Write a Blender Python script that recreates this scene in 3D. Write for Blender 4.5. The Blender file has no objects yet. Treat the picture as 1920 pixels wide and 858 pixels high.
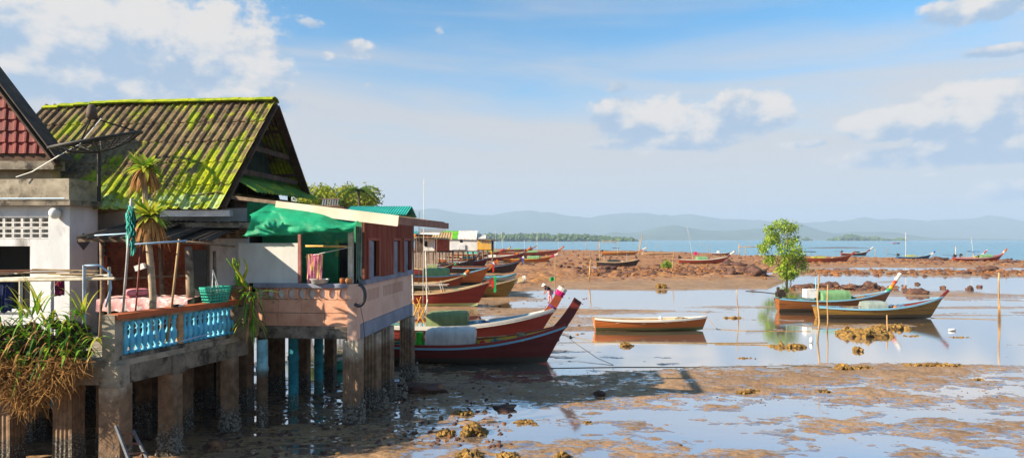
import bpy, bmesh, math, random
import numpy as np
from mathutils import Vector, Matrix
R = math.radians
rnd = random.Random(7)
S = bpy.context.scene
COL = S.collection
F = 1150.0; HC = 4.75; HY = 449.0          # focal length in px of the 1920 wide photo, eye height, horizon row

# ---------------------------------------------------------------- camera
cam = bpy.data.cameras.new('camera'); camo = bpy.data.objects.new('camera', cam); COL.objects.link(camo)
camo.location = (0, 0, HC); camo.rotation_euler = (R(90), 0, 0)
cam.sensor_width = 36; cam.lens = 36 * F / 1920; cam.shift_y = (429 - HY) / 1920 * -1
cam.clip_start = 0.1; cam.clip_end = 60000
S.camera = camo
S.view_settings.view_transform = 'Standard'; S.view_settings.look = 'None'
S.view_settings.gamma = 1; S.view_settings.use_curve_mapping = False
S.view_settings.exposure = 1.36
try:
    S.cycles.use_denoising = True; S.cycles.denoiser = 'OPENIMAGEDENOISE'
    S.cycles.max_bounces = 6; S.cycles.diffuse_bounces = 3; S.cycles.glossy_bounces = 3
    S.cycles.transparent_max_bounces = 6; S.cycles.volume_bounces = 0
    S.cycles.caustics_reflective = False; S.cycles.caustics_refractive = False
    S.cycles.sample_clamp_indirect = 4
except Exception: pass

# ---------------------------------------------------------------- sun and sky
SUN_EL = R(29); SUN_DIR = Vector((0.925, 0.38, 0)).normalized()     # the way the light travels, on the ground
L = Vector((SUN_DIR.x * math.cos(SUN_EL), SUN_DIR.y * math.cos(SUN_EL), -math.sin(SUN_EL)))
sl = bpy.data.lights.new('sun', 'SUN'); sl.energy = 5.0; sl.angle = R(0.55); sl.color = (1.0, 0.86, 0.67)
so = bpy.data.objects.new('sun', sl); COL.objects.link(so); so.rotation_euler = L.to_track_quat('-Z', 'Y').to_euler()
so.location = (-40, -20, 40)
W = bpy.data.worlds.new('World'); S.world = W; W.use_nodes = True
nt = W.node_tree; nt.nodes.clear()
def N(t, **k):
    n = nt.nodes.new(t)
    for a, b in k.items(): setattr(n, a, b)
    return n
def lk(a, b): nt.links.new(a, b)
def mth(op, a, b=None, c=None, clamp=False):
    n = N('ShaderNodeMath', operation=op); n.use_clamp = clamp
    for i, v in enumerate((a, b, c)):
        if v is None: continue
        if isinstance(v, (int, float)): n.inputs[i].default_value = v
        else: lk(v, n.inputs[i])
    return n.outputs[0]
def mixc(f, a, b):
    n = N('ShaderNodeMix', data_type='RGBA')
    for i, v in ((0, f), (6, a), (7, b)):
        if isinstance(v, (int, float)): n.inputs[i].default_value = v
        elif isinstance(v, tuple): n.inputs[i].default_value = (*v, 1)
        else: lk(v, n.inputs[i])
    return n.outputs[2]
def sstep(x, a, b):
    n = N('ShaderNodeMapRange', interpolation_type='SMOOTHSTEP'); lk(x, n.inputs[0])
    n.inputs[1].default_value = a; n.inputs[2].default_value = b
    return n.outputs[0]
sky = N('ShaderNodeTexSky', sky_type='NISHITA'); sky.sun_disc = False
sky.sun_elevation = SUN_EL; sky.sun_rotation = math.atan2(-SUN_DIR.x, -SUN_DIR.y)
sky.altitude = 0; sky.air_density = 1.0; sky.dust_density = 0.4; sky.ozone_density = 4.0
tc = N('ShaderNodeTexCoord'); sep = N('ShaderNodeSeparateXYZ'); lk(tc.outputs['Generated'], sep.inputs[0])
az = mth('ARCTAN2', sep.outputs[0], sep.outputs[1]); el = mth('ARCSINE', sep.outputs[2])
def noise(vec, scale, detail, rough=0.55, dist=0.0):
    n = N('ShaderNodeTexNoise'); n.inputs['Scale'].default_value = scale; n.inputs['Detail'].default_value = detail
    n.inputs['Roughness'].default_value = rough; n.inputs['Distortion'].default_value = dist
    lk(vec, n.inputs['Vector']); return n.outputs['Fac']
def comb(x, y, z):
    n = N('ShaderNodeCombineXYZ')
    for i, v in enumerate((x, y, z)):
        if isinstance(v, (int, float)): n.inputs[i].default_value = v
        else: lk(v, n.inputs[i])
    return n.outputs[0]
# cumulus banks: azimuth, elevation and half sizes (radians) of each cloud of the real sky, all round
def sp(px, py): return math.atan2(px - 960, F), math.atan2(HY - py, math.hypot(F, px - 960))
BL = []
for (px, py, rx, ry) in [(150, 95, 330, 105), (400, 110, 150, 88), (60, 20, 420, 110), (250, 175, 300, 32),
                         (1215, 225, 110, 60), (1300, 240, 165, 46), (1410, 215, 75, 52), (1270, 268, 170, 16), (1160, 165, 40, 18),
                         (1850, 235, 130, 75), (1700, 228, 110, 34), (1840, 285, 210, 26), (1620, 232, 40, 30), (1900, 355, 60, 22),
                         (1830, 15, 90, 26), (672, 92, 42, 20), (585, 45, 34, 14), (612, 103, 24, 15), (822, 58, 18, 16), (556, 100, 20, 12),
                         (1500, 270, 50, 10), (1750, 328, 26, 6), (1880, 95, 70, 12), (690, 160, 12, 8)]:
    a, e = sp(px, py); BL.append((a, e, rx / F, ry / F))
for k in range(14):
    a = R(50) + k * R(260) / 13 + rnd.uniform(-.05, .05)
    BL.append((a if a < math.pi else a - 2 * math.pi, R(rnd.uniform(5, 38)), rnd.uniform(.12, .36), rnd.uniform(.04, .11)))
fld = None; low = None
for (a, e, ra, re) in BL:
    dx = mth('MULTIPLY', mth('SUBTRACT', az, a), 1 / ra); dy = mth('MULTIPLY', mth('SUBTRACT', el, e), 1 / re)
    q = mth('SUBTRACT', 1.0 if ra > .035 else 0.55, mth('ADD', mth('MULTIPLY', dx, dx), mth('MULTIPLY', dy, dy)))
    fld = q if fld is None else mth('MAXIMUM', fld, q)
    w = mth('MULTIPLY', mth('MAXIMUM', q, 0.0), mth('ADD', dy, 0.10))
    low = w if low is None else mth('ADD', low, w)
fld = mth('MAXIMUM', fld, -1.5)
pv = comb(az, mth('MULTIPLY', el, 1.35), 0.0)
pv2 = comb(mth('ADD', az, -0.016), mth('ADD', mth('MULTIPLY', el, 1.35), 0.026), 0.0)
n1 = noise(pv, 11, 6, 0.56, 0.1); n2 = noise(pv2, 11, 5, 0.56, 0.1)
n3 = noise(pv, 42, 5, 0.60, 0.1)
dens = mth('ADD', mth('MULTIPLY', fld, 1.15), mth('ADD', mth('MULTIPLY', mth('SUBTRACT', n1, 0.5), 2.6), mth('MULTIPLY', mth('SUBTRACT', n3, 0.5), 1.3)))
cm = sstep(dens, 0.05, 0.60)
lit = mth('ADD', mth('ADD', mth('MULTIPLY', mth('SUBTRACT', n1, n2), 6.0), mth('MULTIPLY', mth('SUBTRACT', n3, 0.5), 1.0)), mth('ADD', 0.36, mth('MULTIPLY', low, 1.1)), clamp=False)
lit = sstep(lit, -0.35, 1.25)
CB = 10.0
cloudc = mixc(lit, (0.20 * CB, 0.268 * CB, 0.36 * CB), (0.47 * CB, 0.43 * CB, 0.39 * CB))
# high thin veil
nv = noise(comb(mth('ADD', az, mth('MULTIPLY', el, 2.2)), mth('MULTIPLY', el, 7.0), 3.3), 2.2, 5, 0.5, 0.4)
hz = sstep(el, 0.36, 0.04)
veil = mth('MULTIPLY', sstep(mth('ADD', nv, mth('MULTIPLY', hz, 0.74)), 0.44, 1.02), 0.93)
tint = N('ShaderNodeMix', data_type='RGBA', blend_type='MULTIPLY'); tint.inputs[0].default_value = 1; lk(sky.outputs[0], tint.inputs[6]); tint.inputs[7].default_value = (0.50, 0.98, 1.05, 1)
skyc = mixc(veil, tint.outputs[2], (0.372 * CB, 0.342 * CB, 0.322 * CB))
fin = mixc(mth('MULTIPLY', cm, 0.93), skyc, cloudc)
bg = N('ShaderNodeBackground'); bg.inputs['Strength'].default_value = 0.074; lk(fin, bg.inputs[0])
W.cycles.sampling_method = 'MANUAL'; W.cycles.sample_map_resolution = 256
wo = N('ShaderNodeOutputWorld'); lk(bg.outputs[0], wo.inputs[0])

# ---------------------------------------------------------------- helpers
def lin(h):
    h = h.lstrip('#'); v = [int(h[i:i + 2], 16) / 255 for i in (0, 2, 4)]
    return tuple(x / 12.92 if x <= .04045 else ((x + .055) / 1.055) ** 2.4 for x in v)
def G(px, py, z=0.0):                       # a photo pixel that lies on the plane z
    Y = F * (HC - z) / (py - HY); return Vector(((px - 960) / F * Y, Y, z))
def P(px, py, Y):                           # a photo pixel at a known distance
    return Vector(((px - 960) / F * Y, Y, HC - (py - HY) / F * Y))
MATS = {}
def mat(name, c1, c2=None, scale=4.0, rough=0.75, bump=0.0, bscale=None, metal=0.0, spec=0.35, stretch=(1, 1, 1),
        c3=None, s3=1.0, t3=(0.5, 0.65), coords='world', transl=0.0, contrast=(0.35, 0.65), rnd_amt=0.0, bdist=0.02, det=5, alpha=None):
    """procedural paint, wood, concrete, leaf ...: two tones by noise, a third as worn or stained patches, fine relief"""
    if name in MATS: return MATS[name]
    m = bpy.data.materials.new(name); m.use_nodes = True; t = m.node_tree; b = t.nodes['Principled BSDF']
    if isinstance(c1, str): c1 = lin(c1)
    if c2 is None: c2 = tuple(x * .78 for x in c1)
    if isinstance(c2, str): c2 = lin(c2)
    def nn(ty): return t.nodes.new(ty)
    if coords == 'world': src = nn('ShaderNodeNewGeometry').outputs['Position']
    else: src = nn('ShaderNodeTexCoord').outputs['Object']
    mp = nn('ShaderNodeMapping'); mp.inputs['Scale'].default_value = stretch; t.links.new(src, mp.inputs[0])
    def nz(sc, d=det, ro=.6):
        n = nn('ShaderNodeTexNoise'); n.inputs['Scale'].default_value = sc; n.inputs['Detail'].default_value = d
        n.inputs['Roughness'].default_value = ro; t.links.new(mp.outputs[0], n.inputs['Vector']); return n.outputs['Fac']
    def mr(x, a, bb):
        n = nn('ShaderNodeMapRange'); n.interpolation_type = 'SMOOTHSTEP'; t.links.new(x, n.inputs[0])
        n.inputs[1].default_value = a; n.inputs[2].default_value = bb; return n.outputs[0]
    def mx(f, a, bb):
        n = nn('ShaderNodeMix'); n.data_type = 'RGBA'; t.links.new(f, n.inputs[0])
        for i, v in ((6, a), (7, bb)):
            if isinstance(v, tuple): n.inputs[i].default_value = (*v[:3], 1)
            else: t.links.new(v, n.inputs[i])
        return n.outputs[2]
    col = mx(mr(nz(scale), *contrast), c1, c2)
    if c3 is not None:
        if isinstance(c3, str): c3 = lin(c3)
        col = mx(mr(nz(s3, 7, .65), *t3), col, c3)
    if rnd_amt:
        oi = nn('ShaderNodeObjectInfo'); hs = nn('ShaderNodeHueSaturation')
        mm = nn('ShaderNodeMapRange'); t.links.new(oi.outputs['Random'], mm.inputs[0])
        mm.inputs[3].default_value = 1 - rnd_amt; mm.inputs[4].default_value = 1 + rnd_amt
        t.links.new(mm.outputs[0], hs.inputs['Value']); t.links.new(col, hs.inputs['Color']); col = hs.outputs[0]
    t.links.new(col, b.inputs['Base Color'])
    b.inputs['Roughness'].default_value = rough; b.inputs['Metallic'].default_value = metal
    b.inputs['Specular IOR Level'].default_value = spec
    if bump:
        bp = nn('ShaderNodeBump'); bp.inputs['Strength'].default_value = bump; bp.inputs['Distance'].default_value = bdist
        t.links.new(nz(bscale or scale * 4, 6, .7), bp.inputs['Height']); t.links.new(bp.outputs[0], b.inputs['Normal'])
    if transl:
        tr = nn('ShaderNodeBsdfTranslucent'); t.links.new(col, tr.inputs['Color'])
        ms = nn('ShaderNodeMixShader'); ms.inputs[0].default_value = transl
        t.links.new(b.outputs[0], ms.inputs[1]); t.links.new(tr.outputs[0], ms.inputs[2])
        t.links.new(ms.outputs[0], t.nodes['Material Output'].inputs['Surface'])
    MATS[name] = m; return m

class MB:
    def __init__(s): s.v = []; s.f = []
    def add(s, vs, fs):
        o = len(s.v); s.v += [tuple(v) for v in vs]; s.f += [tuple(i + o for i in f) for f in fs]; return s
    def box(s, c, size, rot=None, jit=0):
        hx, hy, hz_ = size[0] / 2, size[1] / 2, size[2] / 2
        vs = [Vector((x * hx, y * hy, z * hz_)) for z in (-1, 1) for y in (-1, 1) for x in (-1, 1)]
        if jit: vs = [v + Vector((rnd.uniform(-jit, jit), rnd.uniform(-jit, jit), rnd.uniform(-jit, jit))) for v in vs]
        if rot is not None: vs = [rot @ v for v in vs]
        c = Vector(c)
        return s.add([v + c for v in vs], [(0, 2, 3, 1), (4, 5, 7, 6), (0, 1, 5, 4), (2, 6, 7, 3), (0, 4, 6, 2), (1, 3, 7, 5)])
    def bb(s, x0, x1, y0, y1, z0, z1): return s.box(((x0 + x1) / 2, (y0 + y1) / 2, (z0 + z1) / 2), (x1 - x0, y1 - y0, z1 - z0))
    def beam(s, a, b, w, h, up=(0, 0, 1)):
        a = Vector(a); b = Vector(b); d = b - a; x = d.normalized(); y = Vector(up).cross(x)
        if y.length < 1e-4: y = Vector((0, 1, 0)).cross(x)
        y.normalize(); z = x.cross(y); m = Matrix((x, y, z)).transposed()
        return s.box((a + b) / 2, (d.length, w, h), m)
    def tube(s, pts, r, n=6, caps=True):
        pts = [Vector(p) for p in pts]; rs = r if isinstance(r, (list, tuple)) else [r] * len(pts)
        vs = []; fs = []; prev = None
        for i, p in enumerate(pts):
            t = (pts[min(i + 1, len(pts) - 1)] - pts[max(i - 1, 0)]).normalized()
            if prev is None:
                a = Vector((0, 0, 1)) if abs(t.z) < .9 else Vector((1, 0, 0)); x = a.cross(t).normalized()
            else: x = (prev - t * prev.dot(t)).normalized()
            prev = x; y = t.cross(x)
            for k in range(n):
                a = 2 * math.pi * k / n; vs.append(p + (x * math.cos(a) + y * math.sin(a)) * rs[i])
        for i in range(len(pts) - 1):
            for k in range(n):
                k2 = (k + 1) % n; fs.append((i * n + k, i * n + k2, (i + 1) * n + k2, (i + 1) * n + k))
        if caps: fs.append(tuple(range(n - 1, -1, -1))); fs.append(tuple((len(pts) - 1) * n + k for k in range(n)))
        return s.add(vs, fs)
    def lathe(s, prof, o=(0, 0, 0), n=12, caps=True):
        vs = []; fs = []; o = Vector(o)
        for (r, z) in prof:
            for k in range(n): a = 2 * math.pi * k / n; vs.append(o + Vector((r * math.cos(a), r * math.sin(a), z)))
        for i in range(len(prof) - 1):
            for k in range(n): k2 = (k + 1) % n; fs.append((i * n + k, i * n + k2, (i + 1) * n + k2, (i + 1) * n + k))
        if caps: fs.append(tuple(range(n - 1, -1, -1))); fs.append(tuple((len(prof) - 1) * n + k for k in range(n)))
        return s.add(vs, fs)
    def grid(s, rows):                       # rows of points -> sheet
        m = len(rows[0]); vs = [p for r in rows for p in r]
        return s.add(vs, [(i * m + j, i * m + j + 1, (i + 1) * m + j + 1, (i + 1) * m + j) for i in range(len(rows) - 1) for j in range(m - 1)])
    def rock(s, c, r, sq=0.6, n=1, seed=None, rough=.25):
        g = random.Random(seed if seed is not None else rnd.random()); bm = bmesh.new()
        bmesh.ops.create_icosphere(bm, subdivisions=n, radius=1)
        off = Vector((g.random() * 50, g.random() * 50, g.random() * 50)); sx, sy = g.uniform(.8, 1.25), g.uniform(.75, 1.1)
        from mathutils import noise as mn
        vs = []
        for v in bm.verts:
            k = 1 + rough * 1.6 * mn.noise(v.co * 1.3 + off) + rough * mn.noise(v.co * 3.1 + off)
            vs.append(Vector(c) + Vector((v.co.x * sx * k * r, v.co.y * sy * k * r, v.co.z * sq * k * r)))
        fs = [tuple(x.index for x in f.verts) for f in bm.faces]; bm.free(); return s.add(vs, fs)
    def mesh(s, name, m, smooth=False):
        me = bpy.data.meshes.new(name); me.from_pydata(s.v, [], s.f)
        if m is not None: me.materials.append(m)
        if smooth: me.polygons.foreach_set('use_smooth', [True] * len(me.polygons))
        me.update(); return me
    def build(s, name, m, parent=None, smooth=False, loc=None, rot=None, **tg):
        o = bpy.data.objects.new(name, s.mesh(name, m, smooth)); COL.objects.link(o)
        if parent is not None: o.parent = parent
        if loc is not None: o.location = loc
        if rot is not None: o.rotation_euler = rot
        if tg: tag(o, **tg)
        return o
def tag(o, label=None, cat=None, group=None, kind=None):
    if label: o['label'] = label
    if cat: o['category'] = cat
    if group: o['group'] = group
    if kind: o['kind'] = kind
    return o
def thing(name, label, cat, loc=(0, 0, 0), rz=0, group=None):
    o = bpy.data.objects.new(name, None); COL.objects.link(o); o.empty_display_size = .2
    o.location = loc; o.rotation_euler = (0, 0, rz); return tag(o, label, cat, group)
def inst(name, me, parent, loc, rot=(0, 0, 0), scale=(1, 1, 1)):
    o = bpy.data.objects.new(name, me); COL.objects.link(o); o.parent = parent
    o.location = loc; o.rotation_euler = rot; o.scale = scale; return o
def npmesh(name, V, Fq, m, smooth=False):    # numpy vertices and quads
    me = bpy.data.meshes.new(name); V = np.asarray(V, dtype=np.float32); Fq = np.asarray(Fq, dtype=np.int32)
    me.vertices.add(len(V)); me.vertices.foreach_set('co', V.ravel())
    k = Fq.shape[1]; me.loops.add(Fq.size); me.loops.foreach_set('vertex_index', Fq.ravel())
    me.polygons.add(len(Fq)); me.polygons.foreach_set('loop_start', np.arange(0, Fq.size, k, dtype=np.int32))
    me.polygons.foreach_set('loop_total', np.full(len(Fq), k, dtype=np.int32))
    if smooth: me.polygons.foreach_set('use_smooth', np.ones(len(Fq), dtype=bool))
    if m is not None: me.materials.append(m)
    me.update(calc_edges=True); return me
def link(name, me, parent=None, **tg):
    o = bpy.data.objects.new(name, me); COL.objects.link(o)
    if parent is not None: o.parent = parent
    if tg: tag(o, **tg)
    return o
def leaves(pts, size, seed, aspect=.55, up=0.3):   # leaf quads at the points: array of vertices and faces
    g = np.random.default_rng(seed); n = len(pts); pts = np.asarray(pts)
    a = g.normal(size=(n, 3)); a /= np.linalg.norm(a, axis=1)[:, None]
    b = g.normal(size=(n, 3)); b[:, 2] += up; b = np.cross(a, b); b /= np.linalg.norm(b, axis=1)[:, None]
    sz = size * g.uniform(.6, 1.35, n)[:, None]; a = a * sz; b = b * sz * aspect
    V = np.stack([pts - a, pts + b * .9, pts + a, pts - b * .9], 1).reshape(-1, 3)
    return V, np.arange(4 * n).reshape(n, 4)
# lattice noise for the terrain
def vnoise(x, y, seed=0):
    xi = np.floor(x).astype(np.int64); yi = np.floor(y).astype(np.int64); fx = x - xi; fy = y - yi
    def h(i, j):
        n = (i * 374761393 + j * 668265263 + seed * 1442695041) & 0xffffffff
        n = ((n ^ (n >> 13)) * 1274126177) & 0xffffffff
        return ((n ^ (n >> 16)) & 0xffff) / 65535.0
    u = fx * fx * (3 - 2 * fx); v = fy * fy * (3 - 2 * fy)
    return (h(xi, yi) * (1 - u) + h(xi + 1, yi) * u) * (1 - v) + (h(xi, yi + 1) * (1 - u) + h(xi + 1, yi + 1) * u) * v
def fbm(x, y, sc, octs, seed=0, gain=.5):
    r = 0; a = 1; t = 0
    for k in range(octs):
        r = r + a * (vnoise(x * sc + 17.3 * k, y * sc - 9.1 * k, seed + k) - .5); t += a; a *= gain; sc *= 2.03
    return r / t * 2

# ---------------------------------------------------------------- tidal flat, sea, hills, air
SHX = [-3000, 600, 760, 930, 1200, 1400, 1500, 1700, 1900, 2100, 5000]
SHY = [461, 463.5, 464.5, 466, 470, 476.5, 480.5, 484, 489, 492, 500]
def layout(px, py):
    s = np.interp(px, SHX, SHY)
    yb = np.interp(px, [-3000, 500, 700, 880, 1000, 1060, 1200, 1440, 1490, 1600, 1920, 5000], [640, 630, 610, 580, 556, 548, 545, 541, 519, 517, 519, 522])
    def ss(x, a, b): t = np.clip((x - a) / (b - a), 0, 1); return t * t * (3 - 2 * t)
    land = ss(py, s - .4, s + 2.0) * (1 - ss(py, yb - 7, yb + 5))
    b = -0.036 + 0.161 * land
    b = b + ss(py, 664, 700) * 0.034 + ss(py, 690, 760) * 0.0
    b = b + (1 - ss(px, 720, 1000)) * ss(py, 600, 700) * 0.02
    E = [(1010, 600, 130, 34, .09), (950, 655, 130, 18, .06), (965, 530, 45, 6, -.22), (1040, 548, 120, 7, -.16), (1000, 562, 50, 5, .05), (1250, 560, 180, 14, -.03),
         (1690, 549, 230, 7, .05), (1540, 545, 60, 8, .06), (1050, 478.6, 150, 1.6, -.30), (1090, 500, 45, 3.5, -.28), (1420, 513, 70, 2.6, -.25),
         (1720, 503.5, 250, 2.6, -.34), (1560, 519, 60, 3, -.2), (1860, 508, 120, 2, -.2), (1660, 512, 50, 1.5, -.2), (1390, 478, 60, 1.5, -.25),
         (1400, 713, 380, 24, .055), (1740, 690, 130, 11, .06), (1060, 745, 190, 22, .045), (1640, 735, 120, 14, .03),
         (1350, 652, 330, 20, -.05), (1250, 800, 330, 24, -.010), (1600, 770, 250, 16, -.012), (1830, 835, 220, 26, .016), (1450, 842, 160, 12, .012), (1780, 640, 260, 24, -.03),
         (1080, 832, 110, 14, .012), (850, 750, 120, 32, .035), (900, 800, 60, 16, .03), (760, 705, 80, 14, .02),
         (1130, 690, 130, 8, -.05), (720, 740, 60, 12, -.02), (870, 835, 90, 12, -.03), (650, 700, 60, 10, -.03), (620, 840, 120, 12, -.03), (520, 700, 50, 16, -.02),
         (1250, 640, 60, 3, .05), (1480, 640, 90, 4, .06), (1640, 611, 80, 6, .055), (1830, 632, 30, 2, .05), (1150, 612, 40, 8, .05), (1850, 556, 160, 8, .045), (1820, 576, 150, 4, .04), (1350, 574, 120, 3, .045), (1200, 582, 120, 3, .045), (1420, 590, 90, 3, .045), (1560, 657, 160, 4, .035), (1250, 669, 220, 4, .04), (1780, 669, 150, 3, .035), (1660, 528, 60, 2.5, .05), (1300, 553, 90, 2.5, .04)]
    for (cx, cy, rx, ry, v) in E:
        b = b + v * np.exp(-((px - cx) / rx) ** 2 - ((py - cy) / ry) ** 2)
    reef = ss(py, s - .5, s + 1.5) * (1 - ss(py, yb - 26, yb - 10)) * ss(px, 860, 1010)
    deep = ss(s - py, .2, 2.5)
    return b - 1.6 * deep, reef, land
def height(X, Y):
    px = 960 + F * X / Y; py = HY + F * HC / Y
    b, reef, land = layout(px, py)
    fine = fbm(X * .62, Y, 1 / .62, 6, 3, .68); mid = fbm(X, Y, 1 / 5.0, 4, 11)
    rk = np.abs(fbm(X, Y, 1 / 2.2, 4, 29, .6)); hum = fbm(X * .5, Y * .35, 1 / 6.0, 3, 41)
    near = np.clip((py - 560) / 150, 0, 1)
    st = fbm(X * .10, Y, 1 / 1.3, 4, 57, .6) * np.clip((py - 545) / 30, 0, 1)
    return b + st * (.05 + .035 * np.clip((670 - py) / 20, 0, 1)) + fine * (.024 + .060 * near) + mid * (.030 - .016 * near + .02 * land) + reef * (rk * .55 + hum * .28), reef, fine
cols = np.concatenate([np.linspace(-3.2, -1.08, 60)[:-1], np.arange(-1.08, 1.08, 2.3 / F), np.linspace(1.08, 3.2, 60)])
rows = np.concatenate([np.arange(461.2, 560, .55), np.arange(560, 960, 1.25), np.geomspace(960, 5200, 50)])
Yr = F * HC / (rows - HY); Yr = np.concatenate([[5200, 900, 500], Yr])
YY, TT = np.meshgrid(Yr, cols, indexing='ij'); XX = YY * TT
ZZ, RF, FN = height(XX, YY)
nr, nc = XX.shape
idx = np.arange(nr * nc).reshape(nr, nc)
Fq = np.stack([idx[:-1, :-1], idx[1:, :-1], idx[1:, 1:], idx[:-1, 1:]], -1).reshape(-1, 4)
def ground_z(x, y):
    z, _, _ = height(np.array([[float(x)]]), np.array([[float(y)]])); return float(z[0, 0])
def GZ(px, py):                               # photo pixel -> point on the flat
    p = G(px, py); return Vector((p.x, p.y, max(0.0, ground_z(p.x, p.y))))

mm = bpy.data.materials.new('wet_mud'); mm.use_nodes = True; t = mm.node_tree; bs = t.nodes['Principled BSDF']
def node(ty, **k):
    n = t.nodes.new(ty)
    for a, v in k.items(): n.inputs[a].default_value = v
    return n
geo = node('ShaderNodeNewGeometry')
def tn(scale, det=6, ro=.6):
    n = node('ShaderNodeTexNoise', Scale=scale, Detail=det, Roughness=ro); t.links.new(geo.outputs['Position'], n.inputs['Vector']); return n.outputs['Fac']
def tmr(x, a, b, c=0., d=1.):
    n = t.nodes.new('ShaderNodeMapRange'); n.interpolation_type = 'SMOOTHSTEP'; t.links.new(x, n.inputs[0])
    for i, v in enumerate((a, b, c, d)): n.inputs[i + 1].default_value = v
    return n.outputs[0]
def tmx(f, a, b):
    n = t.nodes.new('ShaderNodeMix'); n.data_type = 'RGBA'; t.links.new(f, n.inputs[0])
    for i, v in ((6, a), (7, b)):
        if isinstance(v, tuple): n.inputs[i].default_value = (*v, 1)
        else: t.links.new(v, n.inputs[i])
    return n.outputs[2]
at = t.nodes.new('ShaderNodeAttribute'); at.attribute_name = 'reef'
c_mud = tmx(tmr(tn(.35), .35, .65), (.345, .212, .112), (.25, .155, .085))
c_mud = tmx(tmr(tn(9., 5, .7), .45, .75), c_mud, (.12, .075, .045))
c_mud = tmx(tmr(tn(1.1, 7, .72), .50, .70), c_mud, (.15, .098, .066))
c_reef = tmx(tmr(tn(.5, 6, .7), .38, .6), (.38, .19, .062), (.24, .105, .045))
c_reef = tmx(tmr(tn(2.6, 5, .7), .52, .68), c_reef, (.08, .042, .034))
c_reef = tmx(tmr(tn(1.7, 5, .7), .60, .74), c_reef, (.42, .27, .11))
t.links.new(tmx(at.outputs['Fac'], c_mud, c_reef), bs.inputs['Base Color'])
rg = tmr(tn(1.3), .35, .65, .45, .75); t.links.new(rg, bs.inputs['Roughness'])
bs.inputs['Specular IOR Level'].default_value = .12
bp = node('ShaderNodeBump', Strength=.55, Distance=.03); t.links.new(tn(16., 6, .75), bp.inputs['Height']); t.links.new(bp.outputs[0], bs.inputs['Normal'])
# thin films of water lying on the mud
mpf = t.nodes.new('ShaderNodeMapping'); mpf.inputs['Scale'].default_value = (.45, 1, 1); t.links.new(geo.outputs['Position'], mpf.inputs[0])
nf = node('ShaderNodeTexNoise', Scale=5.5, Detail=7, Roughness=.68); t.links.new(mpf.outputs[0], nf.inputs['Vector'])
sz = t.nodes.new('ShaderNodeSeparateXYZ'); t.links.new(geo.outputs['Position'], sz.inputs[0])
zf = tmr(sz.outputs[2], .07, -.005, -.10, .10)
def tma(op, a, b):
    n = t.nodes.new('ShaderNodeMath'); n.operation = op
    for i, v in enumerate((a, b)):
        if isinstance(v, (int, float)): n.inputs[i].default_value = v
        else: t.links.new(v, n.inputs[i])
    return n.outputs[0]
film = tma('MULTIPLY', tmr(tma('ADD', nf.outputs['Fac'], zf), .50, .60), tma('SUBTRACT', 1.0, tma('MULTIPLY', at.outputs['Fac'], .9)))
gl_ = t.nodes.new('ShaderNodeBsdfGlossy'); gl_.inputs['Roughness'].default_value = .10; gl_.inputs['Color'].default_value = (.86, .86, .86, 1)
bp2 = node('ShaderNodeBump', Strength=.25, Distance=.01); t.links.new(tn(20., 4, .6), bp2.inputs['Height']); t.links.new(bp2.outputs[0], gl_.inputs['Normal'])
msx = t.nodes.new('ShaderNodeMixShader'); t.links.new(tma('MULTIPLY', film, .62), msx.inputs[0]); t.links.new(bs.outputs[0], msx.inputs[1]); t.links.new(gl_.outputs[0], msx.inputs[2])
t.links.new(msx.outputs[0], t.nodes['Material Output'].inputs['Surface'])
me = npmesh('tidal_flat', np.stack([XX, YY, ZZ], -1).reshape(-1, 3), Fq, mm, True)
me.attributes.new('reef', 'FLOAT', 'POINT').data.foreach_set('value', RF.ravel().astype(np.float32))
link('mud_flat', me, kind='structure')

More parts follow.
